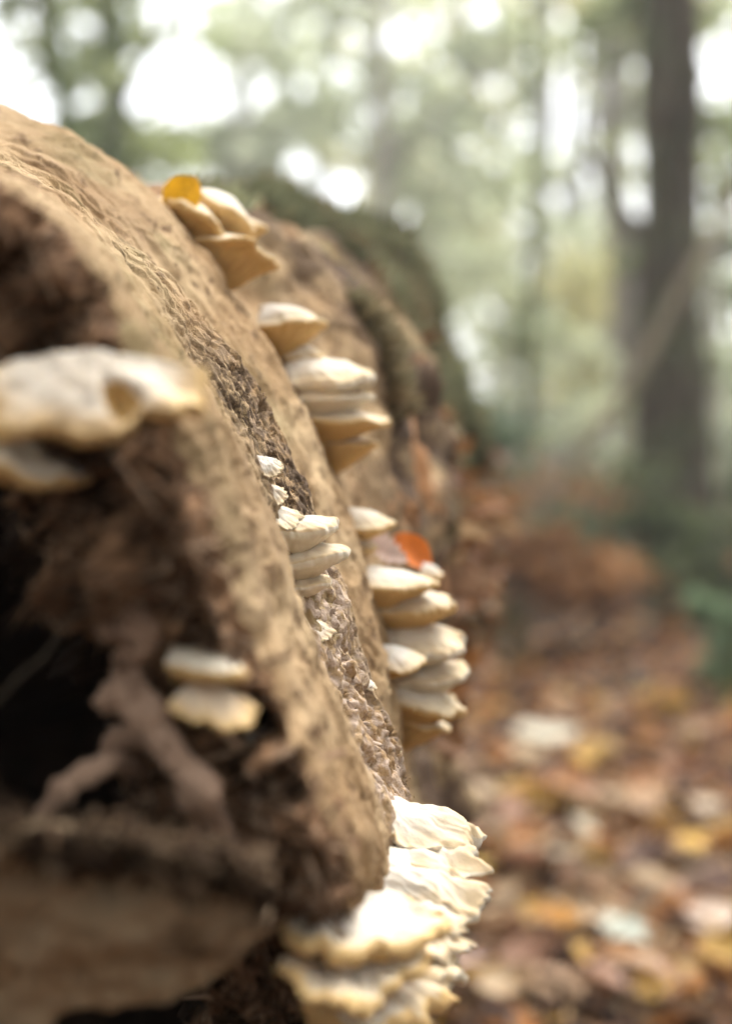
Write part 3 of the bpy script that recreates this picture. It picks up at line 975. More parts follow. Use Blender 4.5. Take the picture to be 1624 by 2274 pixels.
# ------------------------------------------------------------------ leaves
def leaf_geo(L=1.0, width=0.55, lobes=0, curl=0.2, fold=0.25, seed=0, n=9):
    """one leaf along +X, base at 0; returns V, quads"""
    r = np.random.default_rng(seed)
    t = np.linspace(0, 1, n)
    w = width * 0.5 * np.sin(np.pi * np.clip(t, 0, 1) ** 0.85) ** 0.8
    w[0] = 0.012
    w[-1] = 0.0
    if lobes:
        w = w * (1 - 0.38 * (np.arange(n) % 2))
    rows = []
    ph = r.uniform(0, 6.28)
    for side in (-1, -0.5, 0, 0.5, 1):
        y = side * w
        z = fold * np.abs(y) + curl * (t - 0.4) ** 2 + 0.05 * np.sin(7 * t + ph + 3 * side) * abs(side)
        rows.append(np.stack([t, y, z], 1))
    V = np.stack(rows, 1) * L
    return V.reshape(-1, 3), grid_faces(n, 5)


BROWNS = np.array([[0.36, 0.165, 0.06], [0.26, 0.115, 0.045], [0.43, 0.235, 0.10], [0.15, 0.07, 0.035], [0.085, 0.045, 0.028],
                   [0.46, 0.31, 0.17], [0.37, 0.155, 0.045], [0.19, 0.105, 0.07], [0.33, 0.20, 0.12]])


def rot_rand(r, k, tilt=0.5):
    """k random rotations, mostly lying flat"""
    a = r.uniform(0, 2 * np.pi, k)
    tx = r.normal(0, tilt, k)
    ty = r.normal(0, tilt, k)
    ca, sa = np.cos(a), np.sin(a)
    Rz = np.zeros((k, 3, 3))
    Rz[:, 0, 0], Rz[:, 0, 1], Rz[:, 1, 0], Rz[:, 1, 1], Rz[:, 2, 2] = ca, -sa, sa, ca, 1
    cx, sx = np.cos(tx), np.sin(tx)
    Rx = np.zeros((k, 3, 3))
    Rx[:, 0, 0], Rx[:, 1, 1], Rx[:, 1, 2], Rx[:, 2, 1], Rx[:, 2, 2] = 1, cx, -sx, sx, cx
    cy, sy = np.cos(ty), np.sin(ty)
    Ry = np.zeros((k, 3, 3))
    Ry[:, 1, 1], Ry[:, 0, 0], Ry[:, 0, 2], Ry[:, 2, 0], Ry[:, 2, 2] = 1, cy, sy, -sy, cy
    return Ry @ Rx @ Rz


def scatter_leaves(name, pos, size, tints, r, tilt, mat, nseg=5):
    k = len(pos)
    protos = [leaf_geo(1, r.uniform(.45, .75), i % 2, r.uniform(-.4, .7), r.uniform(-.1, .6), i, nseg) for i in range(6)]
    which = r.integers(0, 6, k)
    Rm = rot_rand(r, k, tilt)
    Vs, Fs, Ts, o = [], [], [], 0
    for i, (V, F) in enumerate(protos):
        m = which == i
        km = int(m.sum())
        v = (V - [0.5, 0, 0])[None] * size[m][:, None, None]
        v = np.einsum('kij,kvj->kvi', Rm[m], v) + pos[m][:, None, :]
        nv = len(V)
        Vs.append(v.reshape(-1, 3))
        Fs.append((F[None] + (np.arange(km) * nv)[:, None, None]).reshape(-1, 4) + o)
        Ts.append(np.repeat(tints[m], nv, 0))
        o += km * nv
    me = mesh_np(name, np.concatenate(Vs), np.concatenate(Fs), True, mat)
    cattr(me, 'tint', np.concatenate(Ts))
    return me


# mass of litter
r_ = np.random.default_rng(21)
nL = 40000
ly = 1.0 + 13.0 * r_.uniform(0, 1, nL) ** 1.25
lx = r_.uniform(-0.30, 0.34, nL) * ly + r_.uniform(-0.4, 0.3, nL)
lz = ground_z(lx, ly) + r_.uniform(0.0, 0.045, nL)
ti = BROWNS[r_.integers(0, len(BROWNS), nL)] * (0.20 + 1.95 * r_.uniform(0, 1, (nL, 1)) ** 2.2)
yel = r_.uniform(0, 1, nL) < 0.06
ti[yel] = np.array([0.55, 0.33, 0.06]) * r_.uniform(0.6, 1.1, (yel.sum(), 1))
o = link('leaf_litter', scatter_leaves('leaf_litter', np.stack([lx, ly, lz], -1), r_.uniform(0.055, 0.125, nL) * (1 + 0.06 * (ly - 2)), ti, r_, 0.45, M_LITTER))
tag(o, 'thick bed of brown autumn leaves covering the forest floor', kind='stuff')


r_ = np.random.default_rng(77)
nD = 340
dth, dd_ = np.radians(r_.uniform(4, 50, nD)), r_.uniform(1.2, 2.2, nD)
dp = np.array([log_point(a_, b_)[0] for a_, b_ in zip(dth, dd_)]) + np.stack([np.cos(dth), 0 * dth, np.sin(dth)], -1) * r_.uniform(.0, .03, nD)[:, None]
kp = fbm(dp * 4, 78, 2) - 0.9 * sm(math.radians(22), math.radians(46), dth) > -0.45
dp = dp[kp]
o = link('leaf_drift', scatter_leaves('leaf_drift', dp, r_.uniform(.03, .055, len(dp)), BROWNS[r_.choice([0, 2, 5, 6, 8, 1], len(dp))] * r_.uniform(.4, 1.05, (len(dp), 1)), r_, .7, M_LITTER))
tag(o, 'drift of rusty brown leaves caught on the rear flank of the log', kind='stuff')


def leaf_obj(name, label, cat, group, pos, L, width, rot, color, seed, lobes=0, curl=0.3, fold=0.3, n=13, mat=M_LITTER):
    V, F = leaf_geo(L, width, lobes, curl, fold, seed, n)
    me = mesh_np('leaf', V - np.array([L / 2, 0, 0]), F, True, mat)
    cattr(me, 'tint', np.tile(np.array(color), (len(V), 1)))
    o = link(name, me, None, tuple(pos))
    o.rotation_euler = rot
    return tag(o, label, cat, group)


def on_ground(px, py, lift=0.05):
    d = CAM_H * FPX / (py - HZN)
    p = W(px, py, d)
    z = float(ground_z(np.array([p[0]]), np.array([p[1]]))[0]) + lift
    return np.array([p[0], p[1], z])


GL = 'fallen leaves on the forest floor'
special = [
    ('large pale buff leaf lying flat, biggest on the leaf litter', 1215, 1690, .165, .75, (0.62, 0.56, 0.42), 0.15),
    ('silvery grey-green leaf low at the right of the floor', 1385, 2150, .135, .6, (0.50, 0.53, 0.44), 0.1),
    ('pale cream leaf behind the ragged bottom cluster', 1225, 1985, .085, .7, (0.66, 0.58, 0.44), 0.15),
    ('long pale buff leaf right of a dark gap in the litter', 1300, 1905, .105, .5, (0.56, 0.48, 0.34), -0.2),
    ('pinkish cream leaf at the lower right corner', 1575, 2140, .10, .7, (0.62, 0.47, 0.36), 0.2),
    ('buff leaf at the right edge above a yellow leaf', 1570, 1870, .10, .6, (0.60, 0.47, 0.33), -0.1),
    ('bright yellow round leaf beside the torn fungus lobes', 1070, 1992, .055, .85, (0.66, 0.42, 0.06), 0.2),
    ('orange brown leaf lying among cream leaves low on the floor', 1235, 2110, .09, .6, (0.52, 0.25, 0.05), 0.3),
    ('golden leaf near the right edge under the buff leaf', 1530, 1950, .075, .7, (0.60, 0.36, 0.07), 0.3),
    ('tan leaf propped behind the toothed fungus', 1110, 1905, .12, .45, (0.42, 0.33, 0.22), 0.7),
    ('pale upright leaf standing at the far edge of the litter', 1435, 1440, .13, .5, (0.45, 0.40, 0.30), 1.0),
    ('small pink grey leaf at the bottom edge', 1050, 2235, .055, .8, (0.60, 0.46, 0.42), 0.15),
    ('golden leaf just below the largest pale leaf', 1290, 1745, .08, .6, (0.58, 0.33, 0.06), 0.2),
]
for i, (lab, px, py, L, wd, colr, tilt) in enumerate(special):
    leaf_obj('fallen_leaf', lab, 'leaf', GL, on_ground(px, py, 0.075), L, wd, (tilt, 0.1 - tilt * .4, (i * 1.7) % 6.28 if i else 0.2), colr, 500 + i, i % 2, .3, .2)

kinds = [('dry tan leaf lying in the brown litter', (0.44, 0.28, 0.16)), ('dull brown leaf lying in the brown litter', (0.28, 0.155, 0.085)),
         ('pale buff leaf lying among darker litter leaves', (0.55, 0.40, 0.24)), ('rust orange leaf lying in the brown litter', (0.42, 0.19, 0.06)),
         ('dark chocolate leaf lying in the brown litter', (0.12, 0.065, 0.045)), ('pinkish brown leaf lying in the brown litter', (0.40, 0.23, 0.15)),
         ('ochre yellow leaf lying in the brown litter', (0.52, 0.33, 0.09))]
protos = {}
for ki, (lab, c) in enumerate(kinds):
    for v in range(3):
        V, F = leaf_geo(1.0, 0.45 + 0.13 * v, v % 2, (-.2, .35, .6)[v], (.1, .35, .5)[v], 600 + ki * 3 + v, 11)
        me = mesh_np('leaf', V - np.array([.5, 0, 0]), F, True, M_LITTER)
        cattr(me, 'tint', np.tile(np.array(c), (len(V), 1)))
        protos[ki, v] = me
r_ = np.random.default_rng(33)
marks = [(px, py, nm) for (px, py, nm) in [
    (1215, 1690, 'the largest pale leaf'), (1385, 2150, 'the silvery grey-green leaf'), (1225, 1985, 'the pale cream leaf'),
    (1300, 1905, 'the long pale buff leaf'), (1575, 2140, 'the cream corner leaf'), (1570, 1870, 'the buff edge leaf'),
    (1070, 1992, 'the round yellow leaf'), (1235, 2110, 'the orange brown leaf'), (1110, 1905, 'the propped tan leaf'),
    (1435, 1440, 'the pale upright leaf'), (1050, 2235, 'the pink grey leaf'), (960, 1650, 'the lowest row bracket')]]
cnames = ['dry tan', 'dull brown', 'pale buff', 'rust orange', 'dark chocolate', 'pinkish brown', 'ochre yellow']
DIRS = ['right of', 'below and right of', 'below', 'below and left of', 'left of', 'above and left of', 'above', 'above and right of']
used = set()
cnt = tries = 0
while cnt < 260 and tries < 6000:
    tries += 1
    px, py = r_.uniform(920, 1640), 2290 - 690 * r_.uniform(0, 1) ** 1.1
    p = on_ground(px, py, r_.uniform(0.04, 0.07))
    qx, qy = 812 + p[0] / p[1] * FPX, HZN + (CAM_H - p[2]) / p[1] * FPX
    dist, mx, my, nm = min((math.hypot(qx - a_, qy - b_), a_, b_, c_) for a_, b_, c_ in marks)
    sec = DIRS[int(round(math.atan2(qy - my, qx - mx) / (math.pi / 4))) % 8]
    how = 'touching distance' if dist < 70 else ('a short way' if dist < 140 else 'well away')
    ki = int(r_.choice(7, p=[.25, .15, .22, .11, .07, .11, .09]))
    lobed = int(r_.integers(0, 3))
    shape = ['narrow', 'lobed', 'broad'][lobed]
    lab = {'touching distance': f'{shape} {cnames[ki]} leaf close {sec} {nm}', 'a short way': f'{shape} {cnames[ki]} leaf some way {sec} {nm}',
           'well away': f'{shape} {cnames[ki]} leaf farther {sec} {nm}'}[how]
    if lab in used:
        continue
    used.add(lab)
    o = link('fallen_leaf', protos[ki, lobed], None, tuple(p))
    s = r_.uniform(0.06, 0.13)
    o.scale = (s, s, s)
    o.rotation_euler = (r_.normal(0, .35), r_.normal(0, .35), r_.uniform(0, 6.28))
    tag(o, lab, 'leaf', 'fallen leaves on the forest floor')
    cnt += 1

# leaves caught on the log
leaf_obj('autumn_leaf', 'yellow folded leaf standing at the top of the log beside the topmost fungi', 'leaf', 'leaves caught on the log',
         W(408, 440, .845), .027, .80, (1.25, -1.0, 0.35), (0.66, 0.37, 0.02), 701, 0, .2, 1.0)
leaf_obj('autumn_leaf', 'glossy orange leaf wedged behind the lower row of fungi', 'leaf', 'leaves caught on the log',
         W(912, 1228, .885), .030, .70, (1.05, 0.75, 0.2), (0.58, 0.15, 0.015), 702, 0, .5, .3)
leaf_obj('autumn_leaf', 'pinkish white curled dead leaf above the flat wide shelf', 'leaf', 'leaves caught on the log',
         W(855, 1222, .860), .028, .60, (1.2, 0.6, 0.1), (0.62, 0.48, 0.43), 703, 1, .6, .5)
r_ = np.random.default_rng(44)
cl = [(620, 505, 1.45), (570, 478, 1.2), (660, 520, 1.6), (815, 548, 1.8), (640, 560, 1.2), (940, 915, 1.75), (1005, 925, 1.85), (1010, 1010, 1.85), (960, 870, 1.75),
      (1040, 1090, 1.9), (1000, 1180, 1.85), (940, 1060, 1.6), (1060, 1150, 1.95), (990, 1090, 1.75), (900, 1010, 1.45), (920, 1130, 1.45)]
RL = ['%s leaf %s' % (['rust brown', 'tan', 'dark brown', 'amber'][i % 4], w) for i, w in enumerate([
    'on the log crest right of the topmost fungi', 'on the log crest behind the topmost fungi', 'at the left end of the mossy hump', 'on top of the mossy hump',
    'below the left end of the mossy hump', 'on the dark rear slope, left of a pair', 'on the dark rear slope, right of a pair', 'under the pair on the rear slope',
    'above the pair on the rear slope', 'at the right foot of the log rear', 'low on the rear of the log by the shrubs', 'on the rear slope above the orange leaf',
    'at the very foot of the rear slope', 'in the middle of the rear slope', 'right of the thin ochre shelves', 'up and right of the pink leaf'])]
for i, (px, py, d) in enumerate(cl):
    c = [(0.40, 0.20, 0.10), (0.46, 0.27, 0.15), (0.33, 0.18, 0.10), (0.52, 0.30, 0.12)][i % 4]
    leaf_obj('brown_leaf', RL[i], 'leaf', 'brown leaves on the rear of the log',
             W(px, py, d - 0.02), r_.uniform(.04, .065), .6, (r_.uniform(.2, 1.1), r_.uniform(-.2, .9), r_.uniform(0, 6.28)), c, 720 + i, i % 2, .4, .3)

# ------------------------------------------------------------------ twig in front of the hollow
P = spline([W(-60, 1620, .45), W(40, 1505, .455), W(100, 1455, .46), W(165, 1365, .47), W(230, 1320, .49)], 30)
V, F = tube(P, np.linspace(.0008, .0004, 30), 8, 3, .0004, 400)
v, f = join([(V, F)])
tag(link('twig', mesh_np('twig', v - P[0], f, True, M_TRUNK_DARK), None, tuple(P[0])), 'thin grey twig slanting up across the dark hollow', 'twig')


# ------------------------------------------------------------------ trees
def cards(r, centres, radii, counts, size, col0, col1, spray=0.14):
    """leaf-sized bent cards round clump centres; returns V, F, tint"""
    pos = []
    for c, rad, n in zip(centres, radii, counts):
        m = max(1, n // 24)
        sp = r.normal(size=(m, 3)) * 0.55 * np.asarray(rad) + np.asarray(c)      # twig sprays, then the leaves of each spray
        w = r.integers(0, m, n)
        ss = spray * r.uniform(0.5, 1.3, m)
        pos.append(sp[w] + r.normal(size=(n, 3)) * np.array([1.0, .8, .5]) * ss[w][:, None])
    pos = np.concatenate(pos)
    k = len(pos)
    Rm = rot_rand(r, k, 0.7)
    s = size * r.uniform(0.6, 1.3, k)
    L = np.array([[-.5, 0, 0], [0, -.28, .06], [.5, 0, -.1], [0, .28, .06]])
    v = np.einsum('kij,vj->kvi', Rm, L) * s[:, None, None] + pos[:, None, :]
    F = np.arange(4 * k).reshape(-1, 4)
    t = np.array(col0) + (np.array(col1) - np.array(col0)) * r.uniform(0, 1, (k, 1)) ** 1.3
    return v.reshape(-1, 3), F, np.repeat(t, 4, 0)


GAPS = [(380, 150, 120, 150), (690, 70, 130, 90), (1170, 180, 70, 130), (1275, 290, 80, 130), (1290, 10, 90, 60), (1590, 60, 60, 70), (20, 60, 60, 90),
        (1410, 445, 45, 60), (1290, 500, 50, 60), (915, 165, 55, 45), (430, 400, 80, 40)]
extra = {}
r_ = np.random.default_rng(66)
bases = {1: 1503, 2: 1395, 3: 1200, 4: 110, 5: 235, 6: 838, 7: 1206, 8: 1340, 9: 552, 10: 1005, 11: 1605}
for gy_ in range(-120, 1000, 95):
    for gx_ in range(0, 1680, 105):
        x_, y_ = gx_ + r_.uniform(-45, 45), gy_ + r_.uniform(-45, 45)
        if any(((x_ - a) / (c + 25)) ** 2 + ((y_ - b) / (e + 25)) ** 2 < 1 for a, b, c, e in GAPS):
            continue
        if r_.uniform() > np.interp(y_, [0, 350, 600, 1000], [.40, .42, .40, .40]):
            continue
        kk = sorted(bases, key=lambda q: abs(bases[q] - x_) + r_.uniform(0, 130))[0]
        extra.setdefault(kk, []).append((x_, y_, r_.uniform(26, 56), int(r_.uniform(60, 150))))


def tree(label, px_base, px_top, d, w_px, mat, clumps, col0, col1, name='forest_tree', limbs=3, seed=0, dens=0.36, leaf=0.11, group='trees behind the log', flare=1.0):
    """trunk from the ground to beyond the top of the frame; clumps = (px, py, radius_px, count)"""
    r = np.random.default_rng(800 + seed)
    clumps = list(clumps) + extra.get(seed, [])
    b = np.array([(px_base - 812) / FPX * d, d, 0.0])
    b[2] = float(ground_z(np.array([b[0]]), np.array([b[1]]))[0]) - 0.1
    tz = CAM_H + (HZN + 700) / FPX * d
    top = np.array([(px_top - 812) / FPX * d, d + 0.2, tz])
    n = 60
    t = np.linspace(0, 1, n)
    path = b[None] + (top - b)[None] * t[:, None]
    path[:, 0] += 0.07 * d / 7 * fbm(np.stack([t * 4, 0 * t, 0 * t + seed], -1), seed, 2)
    rad = w_px / FPX * d / 2 * (1.0 - 0.35 * t + 0.65 * flare * np.exp(-t * 22))
    rad = rad * (1 + 0.12 * fbm(np.stack([t * 14, 0 * t, 0 * t + seed + 4], -1), seed, 2))
    parts = [tube(path, rad, 26, seed, 0.16 * rad.mean(), 9)]
    for i in range(limbs):
        k0 = int(n * r.uniform(.35, .95))
        p0 = path[k0]
        a = r.uniform(0, 6.28)
        ln = r.uniform(.12, .28) * d
        p1 = p0 + np.array([math.cos(a), math.sin(a) * .6, r.uniform(.3, .9)]) * ln * .5
        p2 = p1 + np.array([math.cos(a) * 1.0, math.sin(a) * .5, r.uniform(.1, .7)]) * ln * .5
        lp = spline([p0, p1, p2], 14)
        parts.append(tube(lp, np.linspace(rad[k0] * .42, rad[k0] * .1, 14), 8, seed + i, 0.003, 20))
    root = empty(name, tuple(b))
    tag(root, label, 'tree', group)
    v, f = join(parts)
    link('trunk', mesh_np('trunk', v - b, f, True, mat), root)
    cs = [W(px, py, d + r.uniform(.35, 2.2)) for px, py, _, _ in clumps]
    rs = [np.array([1, .9, 1]) * rp / FPX * d for _, _, rp, _ in clumps]
    v, f, tint = cards(r, cs, rs, [int(c * dens) for *_, c in clumps], 0.024 * d, col0, col1, 0.024 * d)
    me = mesh_np('crown', v - b, f, True, M_FOLIAGE)
    cattr(me, 'tint', tint)
    link('crown', me, root)
    return root


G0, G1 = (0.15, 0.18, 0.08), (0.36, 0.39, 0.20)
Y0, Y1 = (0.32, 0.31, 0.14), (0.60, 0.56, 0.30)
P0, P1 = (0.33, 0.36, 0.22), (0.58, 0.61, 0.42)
tree('thickest dark brown trunk on the right with a moss-darkened base', 1506, 1500, 7.0, 172, M_TRUNK_DARK,
     [(1610, 300, 70, 260), (1600, 380, 60, 160), (1400, 60, 80, 200), (1390, 130, 60, 120), (1500, -150, 200, 400)], G0, G1, limbs=4, seed=1, flare=1.9)
tree('pale grey trunk just left of the thickest dark trunk', 1392, 1398, 11.0, 62, M_TRUNK_GREY,
     [(1360, 640, 70, 140), (1290, 670, 60, 140), (1330, 790, 90, 200), (1420, 560, 60, 60), (1340, -80, 200, 300)], Y0, Y1, limbs=3, seed=2)
tree('slim dark sapling trunk in the middle right', 1185, 1215, 9.0, 30, M_TRUNK_MOSS,
     [(1200, 480, 120, 120), (1120, 640, 110, 150), (1220, 760, 90, 130), (1150, 560, 80, 100), (1200, 60, 160, 120)], P0, P1, limbs=4, seed=3)
tree('dark leaning trunk at the upper left corner', 200, 60, 8.0, 62, M_TRUNK_MOSS,
     [(60, 60, 70, 90), (150, 130, 70, 120), (40, 200, 60, 60), (120, -100, 200, 300)], G0, G1, limbs=3, seed=4)
tree('olive mossy trunk right of the dark leaning one', 245, 225, 9.5, 74, M_TRUNK_MOSS,
     [(250, 330, 80, 200), (210, 180, 60, 140), (330, 330, 60, 90), (240, -80, 180, 260)], G0, (0.22, 0.24, 0.08), limbs=3, seed=5)
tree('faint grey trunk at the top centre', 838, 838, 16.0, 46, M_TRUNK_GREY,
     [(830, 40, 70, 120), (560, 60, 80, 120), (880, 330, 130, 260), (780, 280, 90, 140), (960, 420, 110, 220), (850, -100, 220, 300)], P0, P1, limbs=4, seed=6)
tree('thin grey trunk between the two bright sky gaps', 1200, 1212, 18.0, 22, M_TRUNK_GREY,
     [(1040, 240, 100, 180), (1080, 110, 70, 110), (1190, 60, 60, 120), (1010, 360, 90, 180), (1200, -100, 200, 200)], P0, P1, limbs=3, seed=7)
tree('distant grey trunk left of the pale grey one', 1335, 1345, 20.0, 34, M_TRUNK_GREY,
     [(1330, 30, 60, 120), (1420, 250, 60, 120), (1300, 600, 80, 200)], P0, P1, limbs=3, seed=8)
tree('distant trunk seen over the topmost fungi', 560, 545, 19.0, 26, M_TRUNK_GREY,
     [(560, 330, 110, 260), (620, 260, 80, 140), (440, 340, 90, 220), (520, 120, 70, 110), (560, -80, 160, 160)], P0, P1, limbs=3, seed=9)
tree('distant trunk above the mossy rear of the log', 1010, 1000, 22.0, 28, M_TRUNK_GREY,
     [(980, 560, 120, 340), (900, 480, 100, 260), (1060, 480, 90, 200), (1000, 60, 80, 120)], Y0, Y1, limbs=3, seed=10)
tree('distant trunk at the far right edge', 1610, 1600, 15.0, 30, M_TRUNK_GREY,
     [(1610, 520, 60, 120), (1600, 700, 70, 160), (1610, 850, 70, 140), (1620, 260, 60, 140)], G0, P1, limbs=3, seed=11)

# a leaning dead pole in front of the thickest trunk
P = spline([W(1395, 860, 6.2), W(1450, 760, 6.25), W(1520, 625, 6.3), W(1600, 490, 6.35), W(1720, 260, 6.5)], 30)
P0_ = P[0].copy()
P[0] = P0_
PP = np.concatenate([spline([np.array([P0_[0] - .75, 6.1, -.02]), P0_], 8)[:-1], P])
v, f = join([tube(PP, np.linspace(.027, .022, len(PP)), 10, 5, .004, 12)])
tag(link('leaning_pole', mesh_np('leaning_pole', v - PP[0], f, True, M_TWIG), None, tuple(PP[0])), 'pale dead branch leaning across the thickest dark trunk', 'branch')


# ------------------------------------------------------------------ shrubs and low plants
def shrub(label, px, py_base_d, clumps, col0, col1, seed, leaf=0.07, stems=7, cat='shrub', name='shrub', group='green undergrowth', spray=0.08):
    r = np.random.default_rng(900 + seed)
    d = py_base_d
    b = np.array([(px - 812) / FPX * d, d, 0.0])
    b[2] = float(ground_z(np.array([b[0]]), np.array([b[1]]))[0]) - .02
    root = empty(name, tuple(b))
    tag(root, label, cat, group)
    cs = [W(cx, cy, d + r.uniform(-.25, .25)) for cx, cy, _, _ in clumps]
    parts = []
    for i in range(stems):
        c = cs[i % len(cs)] + r.normal(0, .05, 3)
        m = (b + c) / 2 + r.normal(0, .05, 3)
        parts.append(tube(spline([b, m, c], 10), np.linspace(.008, .003, 10), 6))
    v, f = join(parts)
    link('stem', mesh_np('stem', v - b, f, True, M_TRUNK_MOSS), root)
    rs = [np.array([1, 1, 1]) * rp / FPX * d for *_, rp, _ in clumps]
    v, f, tint = cards(r, cs, rs, [int(n * 1.5) for *_, n in clumps], leaf, col0, col1, spray)
    me = mesh_np('foliage', v - b, f, True, M_FOLIAGE)
    cattr(me, 'tint', tint)
    link('foliage', me, root)


S0, S1 = (0.06, 0.075, 0.03), (0.15, 0.17, 0.08)
shrub('dark green shrub round the foot of the thickest trunk', 1500, 6.0, [(1450, 1170, 60, 150), (1550, 1190, 70, 200), (1500, 1250, 60, 150), (1600, 1290, 50, 140), (1440, 1060, 45, 60)], S0, S1, 1)
shrub('bright green leafy sprig at the right edge above the litter', 1600, 4.2, [(1612, 1420, 40, 110), (1622, 1490, 40, 100), (1600, 1360, 40, 80)], (0.10, 0.15, 0.075), (0.20, 0.27, 0.15), 2, leaf=.05, spray=.03)
shrub('grey-green low plant left of the dark shrub', 1270, 6.5, [(1270, 1180, 50, 60), (1210, 1200, 40, 50), (1330, 1220, 50, 70)], S0, (0.18, 0.23, 0.14), 3)
shrub('small green plant growing just behind the log', 1090, 5.5, [(1100, 1170, 35, 45), (1105, 1010, 45, 70), (1080, 940, 40, 60)], S0, (0.14, 0.20, 0.12), 4)
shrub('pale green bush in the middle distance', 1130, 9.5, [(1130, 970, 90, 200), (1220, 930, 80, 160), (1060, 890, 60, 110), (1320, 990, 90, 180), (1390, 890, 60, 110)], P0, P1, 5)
shrub('rusty bracken clump behind the low plants', 1230, 7.5, [(1130, 1110, 60, 150), (1200, 1110, 80, 220), (1290, 1120, 80, 220), (1370, 1160, 60, 160)], (0.18, 0.10, 0.045), (0.38, 0.20, 0.09), 6)
shrub('low rusty bracken beside the rear of the log', 1130, 5.2, [(1080, 1200, 45, 130), (1140, 1230, 60, 180), (1230, 1270, 70, 180), (1330, 1290, 60, 140)], (0.20, 0.10, 0.04), (0.42, 0.22, 0.09), 9, leaf=.08, spray=.05)
shrub('yellow-green bush left of the pale grey trunk', 1290, 12.0, [(1290, 790, 90, 200), (1240, 700, 70, 130), (1350, 700, 60, 110), (1180, 830, 70, 120)], Y0, Y1, 7)
shrub('dim green bush at the right edge beside the thickest trunk', 1610, 9.0, [(1610, 1080, 60, 260), (1600, 980, 60, 220), (1610, 800, 50, 140)], G0, P1, 8)

# ------------------------------------------------------------------ far-off woodland, with unseen light-blocking leaves in the same mesh
r_ = np.random.default_rng(55)
cs, rs, ns = [], [], []
for i in range(240):
    d = r_.uniform(16, 55)
    px = r_.uniform(-250, 1880)
    py = 1000 - abs(r_.normal(0, 300))
    cs.append(W(px, py, d))
    rr = r_.uniform(.4, 1.5) * d / 30
    rs.append(np.array([rr * 1.3, rr, rr]))
    ns.append(int(r_.uniform(18, 60)))
nfar = len(cs)
# unseen leaf clumps beside and behind the camera, added to dim the front light
for i in range(420):
    a = r_.uniform(math.radians(28), math.radians(332))
    d = r_.uniform(5.5, 16)
    c = np.array([d * math.sin(a), d * math.cos(a), r_.uniform(0, 1) ** 1.2 * (1.0 + 0.75 * d)])
    if c[1] > 0 and abs(c[0]) < 0.42 * c[1] + 1.2:
        continue
    cs.append(c)
    rs.append(np.array([1.1, 1.1, .9]) * r_.uniform(.8, 1.5))
    ns.append(150)
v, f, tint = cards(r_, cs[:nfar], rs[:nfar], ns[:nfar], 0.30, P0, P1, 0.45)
v2, f2, t2 = cards(r_, cs[nfar:], rs[nfar:], ns[nfar:], 0.26, (0.10, 0.09, 0.06), (0.22, 0.20, 0.12), 0.6)
f = np.concatenate([f, f2 + len(v)])
v = np.concatenate([v, v2])
tint = np.concatenate([tint, t2])
# unseen overhead leaves added to shade the log, thinner ahead and right
cc, cr, cn = [], [], []
for i in range(250):
    a = r_.uniform(0, 6.283)
    q = 9.5 * math.sqrt(r_.uniform(0, 1))
    c = np.array([q * math.sin(a), q * math.cos(a), r_.uniform(5.5, 9.0)])
    if c[1] > 0 and (c[2] - CAM_H) / c[1] < 0.42:
        continue
    if c[1] > 0.6 and c[0] > -0.5 and r_.uniform() < 0.55:
        continue
    cc.append(c)
    cr.append(np.array([1.0, 1.0, .5]) * r_.uniform(.7, 1.3))
    cn.append(75)
v2, f2, t2 = cards(r_, cc, cr, cn, 0.22, (0.20, 0.185, 0.14), (0.36, 0.33, 0.25), 0.5)
f = np.concatenate([f, f2 + len(v)])
v = np.concatenate([v, v2])
tint = np.concatenate([tint, t2])
parts = []
tubes_t = []
for i in range(22):
    d = r_.uniform(26, 55)
    x = (r_.uniform(-250, 1880) - 812) / FPX * d
    zt = r_.uniform(9, 16)
    p = spline([np.array([x, d, -.3]), np.array([x + r_.normal(0, .25), d, zt * .5]), np.array([x + r_.normal(0, .5), d, zt])], 8)
    parts.append(tube(p, np.linspace(.16, .07, 8) * r_.uniform(.6, 1.3), 7))
tv, tf = join(parts)
quads = np.concatenate([f, np.concatenate([tf, tf[:, 2:3]], 1) + len(v)]) if False else f
V = np.concatenate([v, tv])
F = np.concatenate([f[:, [0, 1, 2]], f[:, [0, 2, 3]], tf + len(v)])
me = mesh_np('woodland_and_shading', V, F, True, M_FOLIAGE)
cattr(me, 'tint', np.concatenate([tint, np.tile(np.array([0.14, 0.13, 0.10]), (len(tv), 1))]))
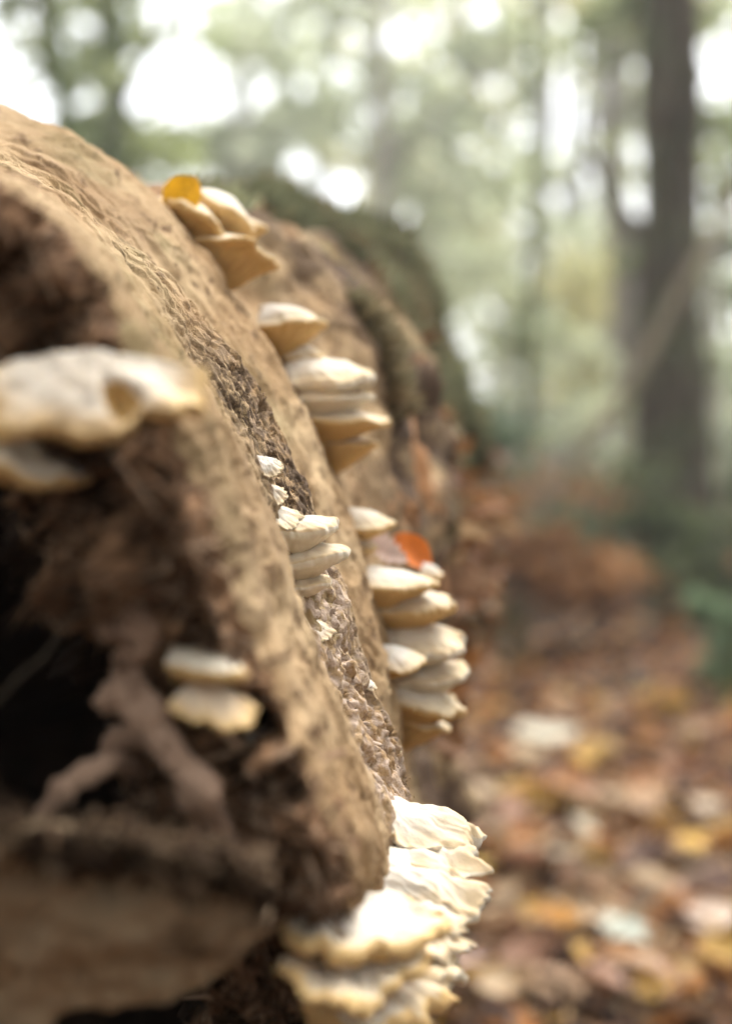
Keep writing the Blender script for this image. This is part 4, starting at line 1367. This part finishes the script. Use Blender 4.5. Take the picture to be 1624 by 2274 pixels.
tag(link('woodland_and_shading', me), 'hazy far-off woodland of pale green leaves and thin trunks, plus unseen leaves added for shade', kind='stuff')

# ------------------------------------------------------------------ autumn haze between the trees
hm = bpy.data.materials.new('haze')
hm.use_nodes = True
hn = hm.node_tree
hn.nodes.clear()
hv = hn.nodes.new('ShaderNodeVolumePrincipled')
hv.inputs['Color'].default_value = (0.93, 0.95, 0.95, 1)
hv.inputs['Density'].default_value = 0.005
hv.inputs['Anisotropy'].default_value = 0.3
ho = hn.nodes.new('ShaderNodeOutputMaterial')
hn.links.new(hv.outputs[0], ho.inputs['Volume'])
hx, hy, hz = (-130, 130), (-40, 170), (-2.0, 40.0)
V = np.array([[x, y, z] for x in hx for y in hy for z in hz], float)
F = np.array([[0, 1, 3, 2], [4, 6, 7, 5], [0, 4, 5, 1], [2, 3, 7, 6], [0, 2, 6, 4], [1, 5, 7, 3]])
tag(link('haze', mesh_np('haze', V, F, False, hm)), 'thin pale haze hanging between the trees', kind='stuff')

# ------------------------------------------------------------------ twigs lying in the litter
for i, (lab, x0, y0, x1, y1, rr_) in enumerate([
        ('thin brown twig lying across the litter near the bottom right corner', 1330, 2210, 1560, 2050, .0035),
        ('dark twig lying behind the silvery grey-green leaf', 1280, 2060, 1440, 2010, .003),
        ('pale twig lying beyond the largest pale leaf', 1190, 1570, 1420, 1610, .005),
        ('crooked dark twig lying beside the foot of the log', 1000, 1760, 1130, 1820, .004),
        ('long thin twig lying across the middle of the litter', 1380, 1780, 1600, 1690, .004)]):
    a_, b_ = on_ground(x0, y0, .085), on_ground(x1, y1, .10)
    m_ = (a_ + b_) / 2 + np.array([.03, .04, .015]) * (-1) ** i
    P = spline([a_, m_, b_], 24)
    P = P + .006 * fbm(P * 18, 300 + i, 2)[:, None]
    v, f = join([tube(P, np.linspace(rr_, rr_ * .5, 24), 8, i, rr_ * .3, 60)])
    tag(link('fallen_twig', mesh_np('fallen_twig', v - a_, f, True, [M_TRUNK_DARK, M_TWIG][(i == 2) or (i == 0)]), None, tuple(a_)), lab, 'twig', 'twigs lying in the litter')
